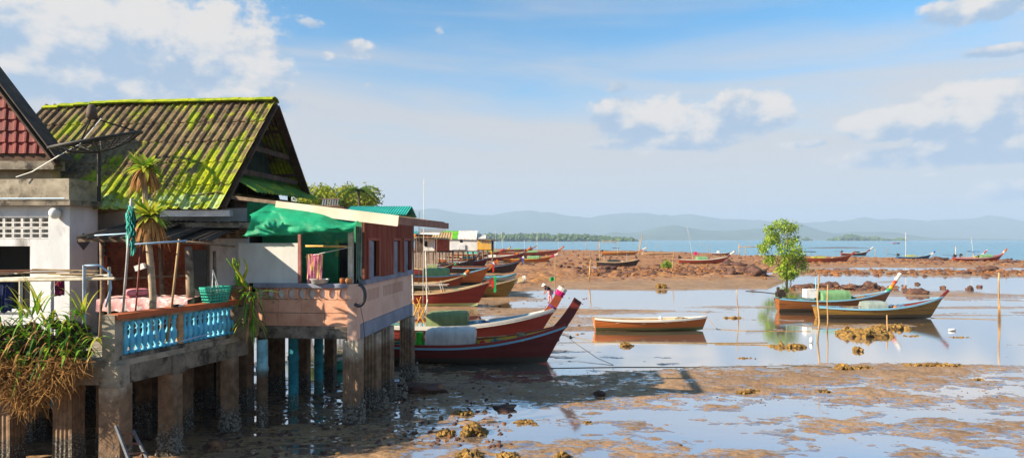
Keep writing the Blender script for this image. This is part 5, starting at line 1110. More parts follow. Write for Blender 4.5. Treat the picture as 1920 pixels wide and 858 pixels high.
apart('fishing_net', mat('turquoise_net', '#3fa89a', '#2a8a80', scale=8, rough=.9), 'turquoise fishing net knotted round the pale grey pole', 'net', net, nb_)

# basket on the rail
bkp = along(2.62, .03, 3.27) + TA
BK = thing('basket', 'turquoise plastic basket standing on the terracotta rail', 'basket', bkp, zr)
TQ = mat('turquoise_plastic', '#2fb59a', '#22a088', scale=3, rough=.45)
w0, w1, hh = .15, .19, .34
for (sx, sy, ax) in ((0, -1, 0), (0, 1, 0), (-1, 0, 1), (1, 0, 1)):
    b = MB(); L0, L1 = (.24, .30) if ax == 0 else (w0, w1)
    for k in range(7):
        q = -1 + 2 * k / 6
        pa = Vector((q * L0, sy * w0, 0)) if ax == 0 else Vector((sx * .24, q * w0, 0)); pb = Vector((q * L1, sy * w1, hh)) if ax == 0 else Vector((sx * .30, q * w1, hh)); b.beam(pa, pb, .022, .022, (1, 1, 0))
    for h in (0, .07, .14, .21, .27, .33):
        f = h / hh; Lq = L0 + (L1 - L0) * f; wq = w0 + (w1 - w0) * f; lq = .24 + .06 * f
        b.beam((-Lq, sy * wq, h), (Lq, sy * wq, h), .02, .03 if h < .3 else .06) if ax == 0 else b.beam((sx * lq, -wq, h), (sx * lq, wq, h), .02, .03 if h < .3 else .06)
    b.build('lattice_side', TQ, BK)
MB().box((0, 0, .008), (.47, .29, .014)).build('base', TQ, BK)
MB().box((0, 0, .16), (.44, .28, .22), None, .03).build('contents', mat('basket_rags', '#7c8a80', '#b0a890', scale=7, rough=.9), BK)
for (a, c) in (((-.1, 0, .2), (-.02, .05, .75)), ((-.02, .05, .75), (.2, .05, .2)), ((.02, -.05, .2), (.0, .0, .5)), ((-.3, -.1, .36), (.05, -.1, .30))): MB().tube([a, c], .012, 5).build('frame_rod', PLW, BK)
for k, (dx, c) in enumerate(((-.62, '#e6e2da'), (-.40, '#1e1e22'))):
    apart('sandal', mat('sandal_%d' % k, c, rough=.8), ('pale' if k == 0 else 'black') + ' sandal left on the terracotta handrail', 'sandal', lambda b: b.grid([[(.14 * (i / 6 - .5) * 2, .05 * s_ * (1 - .3 * abs(i / 6 - .5)), .03 + .03 * math.sin(i)) for s_ in (-1, -.5, 0, .5, 1)] for i in range(7)]) and b.box((0, 0, .015), (.26, .09, .03)), along(1.75 + dx * .3 - k * .12, .03, 3.268) + TA, zr + .3 * k)

# ---------------------------------------------------------------- plants
ap_ = along(TL - .05, .35, 2.36) + TA
AG = thing('potted_aloe', 'potted aloe with long arching leaves at the balcony corner', 'plant', P(462, 560, 15.2) + Vector((0, 0, -1.1)))
AG.location = (AG.location.x, 15.25, 2.35)
MB().lathe([(.14, 0), (.17, .05), (.22, .35), (.25, .45), (.26, .5), (.23, .5), (.21, .4)], (-.28, .1, .75), 14).build('pot', mat('brown_clay_pot', '#8a6a50', '#6e523c', scale=5), AG, True)
MB().box((-.1, .05, .37), (.6, .3, .74)).build('pot_stand', WOODL, AG)
gq = random.Random(9)
for k in range(6):
    ppts = []; q = Vector((-.12 + gq.uniform(-.1, .1), 0, 1.15)); dr = Vector((gq.uniform(-.35, .25), gq.uniform(-.3, .3), 1))
    for j in range(6): ppts.append(q + dr * (.16 * j) + Vector((.08 * math.sin(j * 1.1 + k), .03 * math.cos(j + k), 0)))
    MB().tube(ppts, [.035, .04, .036, .03, .022, .008], 6).build('stem', STRAPL[0 if k % 2 else 1], AG, True)
for (a, ln, up, dr, mi) in ((0.05, 1.05, .55, .55, 0), (-.15, .95, .35, .5, 2), (.25, .7, .45, .7, 0), (2.9, .5, .9, .6, 1), (-2.6, .5, 1.0, .7, 0), (-.7, .6, .8, .9, 2), (-1.4, .55, .9, 1.0, 0)):
    b = MB(); strap(b, (0, -.05, 1.0), (math.cos(a), math.sin(a)), ln, .05, dr, up, 9); b.build('leaf', STRAPL[mi], AG, True)
HG = thing('hanging_lily', 'strap-leaved plant hanging down over the terrace end', 'plant', P(470, 560, 15.05))
for k in range(46):
    a = gq.uniform(-3.0, .4); b = MB(); strap(b, (gq.uniform(-.12, .12), gq.uniform(-.1, .05), gq.uniform(-.65, .32)), (math.cos(a), math.sin(a)), gq.uniform(.28, .55), .022, gq.uniform(1.2, 2.4), gq.uniform(.4, 1.0), 6)
    b.build('leaf', STRAPL[gq.choice((0, 0, 2, 1))] if gq.random() < .75 else DRYL, HG, True)
MB().tube([(0, -.02, .3), (.02, -.03, -.2), (0, -.02, -.75)], [.03, .035, .02], 6).build('rootstock', DRYL, HG)
# big clump with hanging roots at the left edge
CL = thing('plant_clump', 'dense clump of strap-leaved plants with hanging roots over the terrace edge', 'plant', (-9.6, 11.98, 2.35))
gq = random.Random(21)
def clump_pt():
    while True:
        px = gq.uniform(-60, 196); py = gq.uniform(588, 690); top = 600 - 25 * math.sin((px + 60) / 90) ** 2 + (35 if px > 150 else 0)
        if py > top and py < 690 - (0 if px < 120 else (px - 120) * .25): return px, py
for k in range(258):
    px, py = clump_pt(); Y = 12.0 - gq.uniform(0, .28) * math.sin(math.pi * min(1, max(0, (py - 570) / 130))); c = P(px, py, Y) - CL.location
    a = gq.uniform(-3.3, .2); b = MB(); strap(b, c, (math.cos(a), math.sin(a)), gq.uniform(.22, .48), .026, gq.uniform(.5, 2.2), gq.uniform(.5, 1.9), 6)
    b.build('leaf', STRAPL[gq.choice((0, 0, 0, 2, 2, 1))], CL, True)
for (px, py) in ((60, 592), (70, 590), (50, 596), (150, 590), (158, 588), (80, 585)):
    for k in range(7):
        a = gq.uniform(0, 6.28); b = MB(); strap(b, P(px, py, 11.9) - CL.location, (math.cos(a), math.sin(a)), gq.uniform(.3, .5), .018, gq.uniform(.6, 1.2), gq.uniform(1.2, 2.4), 6); b.build('leaf', STRAPL[gq.choice((0, 1, 1))], CL, True)
b = MB(); 
for k in range(80):
    px, py = clump_pt(); Y = 11.98 - gq.uniform(0, .4); a = gq.uniform(-3.4, .3)
    strap(b, P(px, py, Y) - CL.location, (math.cos(a), math.sin(a)), gq.uniform(.15, .38), .015, gq.uniform(.8, 2.4), gq.uniform(.3, 1.2), 4)
b.build('dry_leaf_litter', DRYL, CL, kind='stuff')
b = MB()
for k in range(150):
    px = gq.uniform(-60, 165); py = gq.uniform(605, 700 - abs(px - 50) * .3); b.rock(P(px, py, 12.08) - CL.location, gq.uniform(.08, .16), .8, 1)
b.build('root_ball', mat('peaty_root_ball', '#4a3826', '#33261a', scale=6, rough=.95), CL, kind='stuff')
b = MB()
for k in range(2400):
    px = gq.uniform(-50, 150); ybot = 765 - abs(px - 50) ** 1.35 * .16; py = 668 + (ybot - 668) * gq.random() ** .8; Y = 11.9 + gq.uniform(-.32, .22); p = P(px, py, Y) - CL.location
    pts = [p]; d = Vector((gq.gauss(0, .5), gq.gauss(0, .35), gq.gauss(-.25, .5)))
    for j in range(4): d = d * .75 + Vector((gq.gauss(0, .35), gq.gauss(0, .25), gq.gauss(-.12, .3))); pts.append(pts[-1] + d * .09)
    b.tube(pts, [.008, .007, .0065, .005, .003], 3, False)
b.build('hanging_roots', ROOTM, CL, kind='stuff')

# drying rack at left edge
DK = thing('drying_rack', 'drying rack of pale poles topped with scrap planks above the plants', 'rack', (-9.6, 12.35, 2.35))
def dk(px, py, Y=12.35): return P(px, py, Y) - DK.location
MB().tube([dk(-60, 527), dk(215, 522)], .03, 7).build('cross_pole', mat('cream_pipe', '#d2c8b4', '#b4a48a', scale=5, rough=.7), DK)
MB().tube([dk(-60, 524, 13.4), dk(210, 516, 13.4)], .03, 7).build('cross_pole', WHITEP, DK)
for (px, y0, Y, m) in ((39, 525, 12.35, WHITEP), (158, 497, 12.3, mat('grey_blue_pipe', '#a9b4bc', '#8e98a2')), (98, 525, 13.3, STEEL), (205, 500, 13.0, mat('olive_pipe', '#a8a488', '#8a866c'))):
    a = dk(px, y0, Y); MB().tube([a, (a.x, a.y, -.0)], .032, 8).build('leg', m, DK)
for k, (px, py, ln, c) in enumerate([(-30, 507, 1.2, 0), (30, 500, 1.5, 1), (85, 505, 1.3, 0), (40, 512, 1.6, 2), (120, 512, 1.1, 1), (150, 506, .9, 3), (5, 495, 1.0, 2), (110, 500, 1.2, 3), (165, 515, .8, 0)]):
    m = (WOODL, FASCIA, mat('rusty_plank', '#8a5a40', '#6c4430', scale=4), mat('tan_plank', '#c0a47c', '#a08660', scale=4))[c]; p = dk(px, py, 12.85)
    MB().box((p.x, p.y + rnd.uniform(-.3, .3), dk(0, 522, 12.35).z + .05 + .028 * (k % 4)), (ln, .16, .022), Matrix.Rotation(rnd.uniform(-.3, .3), 3, 'Z') @ Matrix.Rotation(rnd.uniform(-.05, .05), 3, 'Y')).build('plank', m, DK)
MB().tube([dk(158, 498, 12.3), dk(185, 497, 12.4), dk(205, 510, 12.5), dk(208, 540, 12.5), dk(198, 575, 12.5)], .022, 7).build('bent_hose', BLUEP, DK, True)
def hang(name, m, label, cat, px, py, Y, w, h, folds=5):
    p = P(px, py, Y); b = MB(); rr = [[Vector((-w / 2 + w * i / 14 * (1 - .12 * j / 8), .035 * math.sin(i * folds * .45 + j * .2), -h * j / 8 * (1 + .06 * math.sin(i * .9)))) for i in range(15)] for j in range(9)]
    b.grid(rr); b.grid([[q + Vector((0, .008, 0)) for q in r[::-1]] for r in rr]); o = b.build(name, m, None, True); o.location = p; return tag(o, label, cat)
hang('shirt', mat('navy_cloth', '#22305e', '#182244', scale=4, rough=.9), 'dark blue shirt hanging at the left edge below the rack', 'clothing', 6, 527, 12.4, .36, .62)
hang('cloth', mat('magenta_cloth', '#7a1e4a', '#5e1638', scale=4, rough=.9), 'dark magenta cloth hanging from the drying rack', 'cloth', 111, 526, 12.5, .2, .3)
hang('towel', mat('pink_striped_towel', '#e2a0a8', '#c85a8a', scale=9, rough=.95, c3='#e8c87a', s3=7, t3=(.5, .58), stretch=(3, 1, .4)), 'pink and yellow patterned towel on the balcony line', 'towel', 590, 476, 16.1, .44, .72)
tag(MB().tube([P(572, 482, 16.15), P(605, 474, 16.0), P(657, 463, 15.9)], .008, 4).build('clothes_line', PLW), 'thin clothes line strung across the balcony doorway', 'line')
pole('bamboo_rod', mat('yellow_bamboo', '#d8b06a', '#c0964e'), 'pale bamboo rod hung level across the balcony', P(573, 461, 16.0), P(651, 462, 16.0), .028, 'rod', None)
apart('basin', PLW, 'white basin standing on the balcony coping', 'basin', lambda b: b.lathe([(.14, 0), (.20, .02), (.24, .11), (.26, .12), (.23, .115), (.18, .03), (.01, .025)], (0, 0, 0), 18), (P(600, 530, 15.95).x, 15.93, 3.612), smooth=True)
for k, (px, c, r) in enumerate(((654, '#c08a5c', .09), (642, '#a8643c', .07))):
    apart('clay_pot', mat('clay_%d' % k, c, rough=.85), ('larger' if k == 0 else 'smaller') + ' clay pot beside the white post on the coping', 'pot', lambda b: b.lathe([(r * .7, 0), (r, .06), (r * 1.05, .13), (r * .8, .16), (r * .6, .15)], (0, 0, 0), 12), (P(px, 530, 15.9).x, 15.9, 3.612), smooth=True)
# green tarp awning
TP = C0 + EX * 0
tpts = [[(468, 402, 15.3), (500, 385, 15.6), (520, 380, 15.9), (600, 388, 15.9), (664, 412, 15.7), (672, 410, 15.5)],
        [(470, 412, 15.1), (505, 405, 15.3), (530, 398, 15.4), (600, 405, 15.4), (640, 422, 15.3), (668, 418, 15.3)],
        [(462, 436, 15.2), (500, 428, 15.1), (540, 424, 15.1), (590, 424, 15.1), (630, 427, 15.1), (664, 428, 15.2)],
        [(455, 440, 15.3), (500, 441, 15.15), (540, 440, 15.15), (590, 436, 15.15), (630, 437, 15.15), (660, 436, 15.25)],
        [(470, 439, 15.5), (500, 438, 15.5), (540, 436, 15.5), (590, 433, 15.5), (630, 432, 15.5), (655, 432, 15.5)]]
G5 = [[P(*q) for q in r] for r in tpts]; fine_ = []
def cr(p0, p1, p2, p3, t): return .5 * ((2 * p1) + (p2 - p0) * t + (2 * p0 - 5 * p1 + 4 * p2 - p3) * t * t + (3 * p1 - p0 - 3 * p2 + p3) * t ** 3)
def dense(L_, n):
    o = []
    for i in range(len(L_) - 1):
        for k in range(n): o.append(cr(L_[max(0, i - 1)], L_[i], L_[i + 1], L_[min(len(L_) - 1, i + 2)], k / n))
    return o + [L_[-1]]
rowsd = [dense(r, 10) for r in G5]; colsd = [dense([r[i] for r in rowsd], 8) for i in range(len(rowsd[0]))]
from mathutils import noise as mno
for i, cl_ in enumerate(colsd):
    for j, p in enumerate(cl_): w_ = mno.noise(Vector((p.x * 2.2, p.z * 5, j * .1))) * .09 + mno.noise(Vector((p.x * 6 + p.z * 4, p.z * 9, 3))) * .06; p.y += w_; p.z += w_ * .5
tp0 = P(560, 436, 15.3); b = MB(); b.grid([[p - tp0 for p in c] for c in colsd])
o = b.build('tarpaulin', mat('emerald_tarp', '#1fae7c', '#149066', scale=2.2, rough=.55, transl=.25, bump=.4, bscale=5, bdist=.05), None, True); o.location = tp0; tag(o, 'emerald green tarpaulin slung under the cream fascia', 'tarp')
hang('net_curtain', mat('grey_green_net', '#a4bcae', '#86a494', scale=6, rough=.9, transl=.4), 'grey-green net hanging beside the siding corner', 'net', 673, 424, 16.15, .17, 1.40, 3)
# half tyre on the corner post
hc = UV(P(676, 553, 15.6)); 
TY = thing('half_tyre', 'curved black half tyre hung on the balcony corner post', 'tyre', P(670, 553, 15.62))
b = MB(); rr = []
for i in range(17):
    a = R(-125 + 215 * i / 16); c = Vector((.03 + .17 * math.cos(a), .0, .27 * math.sin(a))); nrm = Vector((math.cos(a), 0, math.sin(a)))
    rr.append([c + nrm * (.045 * math.cos(q)) + Vector((0, .06 * math.sin(q), 0)) for q in [2 * math.pi * k / 8 for k in range(9)]])
b.grid(rr); b.build('tread', mat('tyre_rubber', '#34343a', '#222226', scale=8, rough=.5, spec=.5), TY, True)
MB().tube([(0, 0, .3), (-.05, .06, .34)], .012, 5).build('hook', BLACKM, TY)
tag(MB().tube([P(676, 575, 15.6), P(681, 600, 15.65), P(684, 636, 15.7)], .008, 4).build('rope', ROPED), 'dark rope dangling from the half tyre', 'rope')

# ---------------------------------------------------------------- wall added to keep light out from below the houses
SW = thing('light_stop_wall', 'added dark stone wall blocking light behind the terrace piles', 'wall', (-14, 18.6, 0))
MB().bb(-12, 5.2, .12, .5, -.4, 2.2).build('backing', DARKCONC, SW); MB().bb(.3, .6, -6.3, .1, -.4, 2.2).build('added_return_wall', DARKCONC, SW)  # return wall is added too, to shut out light from the left
STN = mat('dark_added_wall_stone', '#4a4238', '#332d27', scale=3, rough=.95, bump=.5, bscale=12, rnd_amt=.2)
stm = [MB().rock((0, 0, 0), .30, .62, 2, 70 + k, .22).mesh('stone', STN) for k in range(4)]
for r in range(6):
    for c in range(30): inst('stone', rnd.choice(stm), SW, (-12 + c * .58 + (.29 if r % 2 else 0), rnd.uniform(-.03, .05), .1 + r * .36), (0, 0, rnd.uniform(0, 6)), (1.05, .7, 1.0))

# ---------------------------------------------------------------- trees
LEAFY = mat('mangrove_leaf', '#a8bc38', '#5f8424', scale=1.5, rough=.5, transl=.35)
LEAFD = mat('dark_tree_leaf', '#a0a428', '#62761e', scale=.5, rough=.6, transl=.25)
LEAFP = mat('palm_frond', '#5c7a26', '#3c5618', scale=1, rough=.6, transl=.2)
BARK = mat('grey_bark', '#7a6650', '#54453a', scale=5, rough=.95)
def crown_pts(blobs, n, seed, shell=.55):
    g = np.random.default_rng(seed); w = np.array([b[3] ** 2 for b in blobs]); w = w / w.sum(); out = []
    for b, k in zip(blobs, g.multinomial(n, w)):
        d = g.normal(size=(k, 3)); d /= np.linalg.norm(d, axis=1)[:, None]; r = (shell + (1 - shell) * g.random(k)) * b[3]
        out.append(np.array(b[:3]) + d * r[:, None] * np.array([1, 1, .8]))
    return np.concatenate(out)
def tree(name, label, base, limbs, blobs, nleaf, lsize, seed, lm, cat='tree', group=None, trunk_r=.12):
    o = thing(name, label, cat, base, 0, group); b = MB()
    for pts in limbs: b.tube(pts, [trunk_r * max(.18, 1 - .8 * i / (len(pts) - 1)) * (1 if pts is limbs[0] else .5) for i in range(len(pts))], 7)
    b.build('trunk', BARK, o, True)
    g = np.random.default_rng(seed); cl = crown_pts(blobs, max(6, nleaf // 14), seed)       # leaf sprays
    P_ = np.repeat(cl, 14, 0) + g.normal(size=(len(cl) * 14, 3)) * lsize * 1.6
    V, Fq = leaves(P_, lsize, seed + 1); link('crown', npmesh('crown', V, Fq, lm), o); return o
mb = GZ(1475, 531); mb.z = 0
def mt(px, py): s_ = F / mb.y; return ((px - 1475) / s_, 0, (531 - py) / s_)
gg = random.Random(5); bl = []
for (px, py, r) in ((1470, 425, 22), (1445, 432, 12), (1490, 428, 14), (1458, 448, 20), (1488, 452, 18), (1440, 462, 15), (1470, 470, 22), (1495, 474, 15), (1450, 488, 16), (1478, 495, 20), (1505, 490, 14), (1462, 510, 16), (1490, 508, 16), (1475, 517, 14), (1432, 470, 9), (1508, 500, 11), (1436, 444, 9)):
    x, y, z = mt(px, py); bl.append((x, gg.uniform(-.9, .9), z, r / (F / mb.y) * .80))
tree('mangrove_tree', 'lone bright green mangrove tree standing on the mud flat', mb, [[(0, 0, -.1), (.05, 0, 1.2), (.0, .1, 2.8), (.1, 0, 4.6), (.0, 0, 6.2)], [(0, 0, .5), (-.8, .2, 1.8), (-1.6, .3, 3.6)], [(0, 0, .6), (.8, -.2, 1.6), (1.5, -.2, 2.8)], [(0, 0, 2.2), (-.7, -.3, 3.4), (-1.2, -.3, 5)], [(.05, 0, 2.4), (.8, .3, 3.8), (1.1, .2, 5.2)], [(0, 0, .2), (.5, .5, .9), (1.2, .7, 1.3)], [(0, 0, .2), (-.6, -.4, .9), (-1.0, -.5, 1.5)]] + [[(.04 * math.cos(a), .04 * math.sin(a), .95), (.35 * math.cos(a), .35 * math.sin(a), .7), (.6 * math.cos(a), .6 * math.sin(a), -.1)] for a in (.3, 1.2, 2.2, 3.3, 4.2, 5.3)], bl, 6400, .125, 3, LEAFY, trunk_r=.13)
sb_ = GZ(1250, 507); sb_.z = .1
tree('mangrove_shrub', 'small round green shrub beside the stake on the rubble bank', sb_, [[(0, 0, 0), (.1, 0, .6), (0, 0, 1.1)], [(0, 0, .2), (-.5, 0, .8)], [(0, 0, .2), (.5, .1, .8)]], [(0, 0, .8, .62), (-.55, 0, .6, .45), (.5, 0, .7, .45), (0, .1, 1.2, .35)], 1700, .08, 5, LEAFY, cat='shrub', trunk_r=.05)
for k, (px, py, Y, r, lab) in enumerate([(608, 368, 62, 2.6, 'yellow-green bushy tree behind the green pent roof'), (655, 372, 66, 2.4, 'dark rounded tree behind the turquoise roof'), (580, 372, 58, 1.9, 'leafy tree touching the mossy gable edge'), (636, 364, 70, 2.2, 'tall domed tree between the other trees behind the roofs')]):
    p = P(px, py, Y); b0 = Vector((p.x, p.y, 0)); bl = [(gg.uniform(-1.2, 1.2) * r * .8, gg.uniform(-1, 1) * r * .6, p.z - gg.uniform(-.12, .75) * r, r * gg.uniform(.34, .6)) for _ in range(13)]
    tree('broadleaf_tree', lab, b0, [[(0, 0, 0), (.1, 0, p.z * .5), (0, 0, p.z)], [(0, 0, p.z * .5), (r * .6, 0, p.z * .9)], [(0, 0, p.z * .5), (-r * .6, 0, p.z * .9)]], bl, 3800, .17, 20 + k, LEAFD, group='trees behind the village roofs', trunk_r=.25)
pp = P(672, 355, 60); PM = thing('palm_tree', 'coconut palm rising at the right end of the trees', 'tree', (pp.x, pp.y, 0))
MB().tube([(.6, 0, 0), (.4, 0, 4), (.1, 0, 7.5), (0, 0, pp.z)], [.2, .16, .13, .12], 8).build('trunk', BARK, PM, True)
for k in range(15):
    a = k * 2.4; up = .9 - 1.1 * (k / 15); pts = [Vector((math.cos(a) * 2.0 * u, math.sin(a) * 2.0 * u, pp.z + 1.6 * up * u - 1.5 * u * u)) for u in [j / 8 for j in range(9)]]
    b = MB(); b.tube(pts, .02, 4)
    for j in range(1, 9):
        for q in (pts[j], (pts[j] + pts[j - 1]) / 2):
            sd = Vector((-math.sin(a), math.cos(a), 0)) * (.45 * math.sin(math.pi * (.15 + .85 * j / 9)) + .12); tw = Vector((math.cos(a) * .07, math.sin(a) * .07, 0))
            for s_ in (-1, 1): b.add([q - tw, q + tw, q + sd * s_ + Vector((0, 0, -.28)) + tw], [(0, 1, 2)])
    b.build('frond', LEAFP, PM)

# wooded headland and islands far across the water
FARL = mat('far_mangrove_foliage', '#4c6226', '#34481e', scale=.03, rough=.9)
def wood(name, Y, spans, hpx, seed, n, depth, label=None):
    g = random.Random(seed); b = MB(); s_ = F / Y
    for k in range(n):
        px = g.uniform(*spans); h = np.interp(px, [q[0] for q in hpx], [q[1] for q in hpx]) / s_; y = Y + g.random() * depth; d = (y - Y) / depth
        r = g.uniform(.16, .34) * 17 / s_ * (1 if h > 6 / s_ else .6); z = h * g.uniform(.45, 1.0) * (.62 + .38 * d) - r * .5
        b.rock(((px - 960) / F * y, y, max(r * .3, z)), r, .85, 1, g.random(), .5)
    return b.build(name, FARL, None, kind='stuff')
wood('wooded_headland', 1700, (600, 1196), [(600, 17), (900, 17), (960, 16.5), (1040, 17.5), (1100, 14), (1150, 11), (1180, 7), (1197, 3)], 3, 1700, 260)
wood('wooded_island', 2600, (1552, 1668), [(1552, 2), (1560, 5), (1580, 10), (1592, 13), (1605, 12), (1622, 7), (1650, 6), (1668, 3)], 4, 420, 120)
wood('wooded_island', 2600, (1675, 1697), [(1675, 2), (1684, 6), (1692, 6), (1697, 2)], 6, 90, 60)
wood('wooded_island', 2600, (1505, 1520), [(1505, 2), (1510, 6), (1515, 5), (1520, 2)], 7, 60, 60)
def landbase(px0, px1, Y, d):
    b = MB(); n = 24; rr = []
    for j in range(5):
        v = j / 4; rr.append([((px0 + (px1 - px0) * i / n - 960) / F * (Y + d * v), Y - 8 + (d + 16) * v, 1.6 * math.sin(math.pi * v) * min(1, 4 * (1 - i / n)) - .2) for i in range(n + 1)])
    b.grid(rr); return b
landbase(600, 1200, 1690, 290).build('headland_ground', mat('headland_mud', '#5c5a3a', '#4a4630', scale=.05), None, kind='structure')
for (a, c, d) in ((1550, 1670, 130), (1673, 1699, 70), (1503, 1522, 70)): landbase(a, c, 2595, d).build('island_ground', mat('headland_mud', '#5c5a3a'), None, kind='structure')
b = MB(); rr = []
for j in range(7):
    rr.append([((1500 + 150 * i / 40 - 960) / F * (345 + 3 * j), 345 + 3 * j, -.15 + .55 * math.sin(math.pi * j / 6) * math.sin(math.pi * min(1, i / 38)) + .12 * rnd.random()) for i in range(41)])
b.grid(rr); b.build('sand_spit', mat('spit_rubble', '#6a4a32', '#4a3426', scale=.6), None, kind='structure')

# ---------------------------------------------------------------- far village houses
TURQ = mat('turquoise_roof_sheet', '#2fae9c', '#279a8a', scale=1, rough=.6)
th = P(640, 400, 46); TH = thing('turquoise_roof_house', 'house with bright turquoise corrugated roof behind the pink house', 'house', (th.x, 46, 0))
w_ = (757 - 636) / F * 46
b = MB(); rr = []
for j in range(4):
    v = j / 3; rr.append([(w_ * i / 96, .2 + 2.6 * v, HC + (449 - 402) / F * 46 + .78 * v + .03 * math.cos(i * math.pi / 2)) for i in range(97)])
b.grid(rr); b.grid([[(x, y, z - .04) for x, y, z in r[::-1]] for r in rr]); b.grid([[r[-1] for r in rr], [(x, y, z - .04) for x, y, z in [r[-1] for r in rr]]]); b.build('roof', TURQ, TH)
b = MB(); b.grid([[(w_ * i / 8, 2.8 + 2.6 * v, HC + (449 - 402) / F * 46 + .74 - .78 * v) for i in range(9)] for v in (0, 1)]); b.build('rear_roof', TURQ, TH)
MB().bb(.2, w_ - .2, .6, 5, 0, 6.5).build('wall', WOODD, TH)
hd = P(605, 378, 30); HR = thing('roof_rack', 'weathered slatted wooden rack standing on the roof behind', 'rack', (P(600, 386, 26).x, 26, P(600, 386, 26).z))
for k in range(7): MB().box((.12 + k * .105, 0, .15), (.05, .03, .30), Matrix.Rotation(R(8), 3, 'Y')).build('slat', LILAC, HR)
MB().box((.42, 0, .31), (.9, .05, .04)).build('rail', WOODL, HR); MB().box((.42, 0, .0), (.9, .3, .05)).build('foot', WOODL, HR); MB().bb(-.2, 1.1, -.3, .3, -2.3, -.03).build('support', WOODD, HR)

def stilts(o, x0, x1, y0, y1, z, n, m=WOODL):
    for k in range(n):
        for y in (y0, y1): MB().tube([(x0 + (x1 - x0) * k / (n - 1), y, -.2), (x0 + (x1 - x0) * k / (n - 1) + rnd.uniform(-.05, .05), y, z)], .09, 6).build('stilt', m, o)
def corr(b, p00, p10, p01, p11, n, amp, th=.04):
    rr = [[Vector(p00).lerp(Vector(p10), i / n).lerp(Vector(p01).lerp(Vector(p11), i / n), j / 3) + Vector((0, 0, amp * math.cos(i * math.pi / 2))) for i in range(n + 1)] for j in range(4)]
    b.grid(rr); b.grid([[p - Vector((0, 0, th)) for p in r[::-1]] for r in rr]); b.grid([rr[0][::-1], [p - Vector((0, 0, th)) for p in rr[0][::-1]]]); return b
# orange-brown stilt hut
Yv = 98.; kx = Yv / F
def vx(px): return (px - 960) * kx
def vz(py): return HC - (py - 449) * kx
V1 = thing('stilt_hut', 'rust-red and white stilt hut with awnings next to the pink house', 'house', (vx(770), Yv, 0))
dx = -vx(770)
MB().bb(vx(775) + dx, vx(845) + dx, 0, 6, vz(470) - .25, vz(470)).build('platform', WOODD, V1)
stilts(V1, vx(778) + dx, vx(842) + dx, .3, 5.6, vz(470) - .2, 6)
for k in range(12):
    x = vx(815) + dx + k * (vx(843) - vx(815)) / 12; MB().bb(x, x + .19, .02 + .02 * (k % 2), .10 + .02 * (k % 2), vz(470), vz(448) + rnd.uniform(-.05, .05)).build('wall_plank', mat('rust_plank', '#a0492c', '#86391f', scale=2, rnd_amt=.12), V1)
MB().bb(vx(793) + dx, vx(814) + dx, .2, .3, vz(470), vz(447)).build('white_wall', WHITEW, V1)
MB().bb(vx(796) + dx, vx(803) + dx, .16, .2, vz(462), vz(452)).build('window', DARKIN, V1); MB().bb(vx(776) + dx, vx(792) + dx, .8, .9, vz(470), vz(447)).build('dark_wall', WOODD, V1)
corr(MB(), (vx(770) + dx, -.8, vz(446)), (vx(848) + dx, -.6, vz(449)), (vx(770) + dx, 6, vz(434)), (vx(842) + dx, 6, vz(434)), 60, .04).build('roof', mat('tan_thatch_sheet', '#b09468', '#8f744c', scale=1.5, rough=.9), V1)
corr(MB(), (vx(772) + dx, -2.0, vz(443)), (vx(812) + dx, -2.0, vz(444)), (vx(772) + dx, .0, vz(438)), (vx(812) + dx, 0, vz(438)), 30, .02).build('awning', mat('orange_awning', '#d98a3a', '#c0742a', scale=1), V1)
corr(MB(), (vx(785) + dx, -2.2, vz(438.5)), (vx(826) + dx, -2.2, vz(440)), (vx(785) + dx, .0, vz(436)), (vx(826) + dx, 0, vz(436)), 30, .02).build('awning', mat('white_awning', '#dcdcd8', '#c6c6c2', scale=1), V1)
corr(MB(), (vx(772) + dx, -2.4, vz(437.5)), (vx(786) + dx, -2.4, vz(438)), (vx(772) + dx, -.2, vz(433)), (vx(786) + dx, -.2, vz(433)), 12, .02).build('awning', mat('teal_awning', '#2f8f96', '#267a80', scale=1), V1)
for k in range(26): MB().bb(vx(778) + dx + k * .17, vx(778) + dx + k * .17 + .07, 5.9, 5.96, vz(434), vz(427)).build('fence_slat', WOODL, V1)
for px in (785, 806, 822): MB().tube([(vx(px) + dx, -2.1, -.1), (vx(px) + dx, -2.1, vz(440))], .05, 5).build('awning_post', WOODL, V1)
# green and white roofed house with a yellow shed
Yv = 118.; kx = Yv / F
V2 = thing('two_tone_roof_house', 'white house with half lime green, half white corrugated roof', 'house', (vx(825), Yv, 0)); dx = -vx(825)
corr(MB(), (vx(824) + dx, 0, vz(447)), (vx(857) + dx, 0, vz(447.5)), (vx(826) + dx, 3.4, vz(432)), (vx(857) + dx, 3.4, vz(432)), 56, .05).build('green_roof', mat('lime_roof_sheet', '#6fc02c', '#5aa822', scale=.8, rough=.6), V2)
corr(MB(), (vx(857.2) + dx, 0, vz(448)), (vx(893) + dx, 0, vz(449)), (vx(857.2) + dx, 3.4, vz(432)), (vx(893) + dx, 3.4, vz(432)), 56, .05).build('white_roof', mat('white_roof_sheet', '#dcd4cc', '#c8bfb6', scale=.8, rough=.7), V2)
corr(MB(), (vx(893) + dx, .8, vz(447)), (vx(911) + dx, .8, vz(447)), (vx(893) + dx, 3.6, vz(440)), (vx(911) + dx, 3.6, vz(440)), 30, .05).build('white_roof', MATS['white_roof_sheet'], V2)
MB().bb(vx(838) + dx, vx(896) + dx, .3, 3.2, vz(470), vz(448.5)).build('wall', WHITEW, V2)
MB().bb(vx(862) + dx, vx(867) + dx, .24, .3, vz(454), vz(449.5)).build('vent', DARKIN, V2)
MB().bb(vx(845) + dx, vx(872) + dx, .1, .2, vz(468), vz(458)).build('grey_sheet', GREYW, V2)
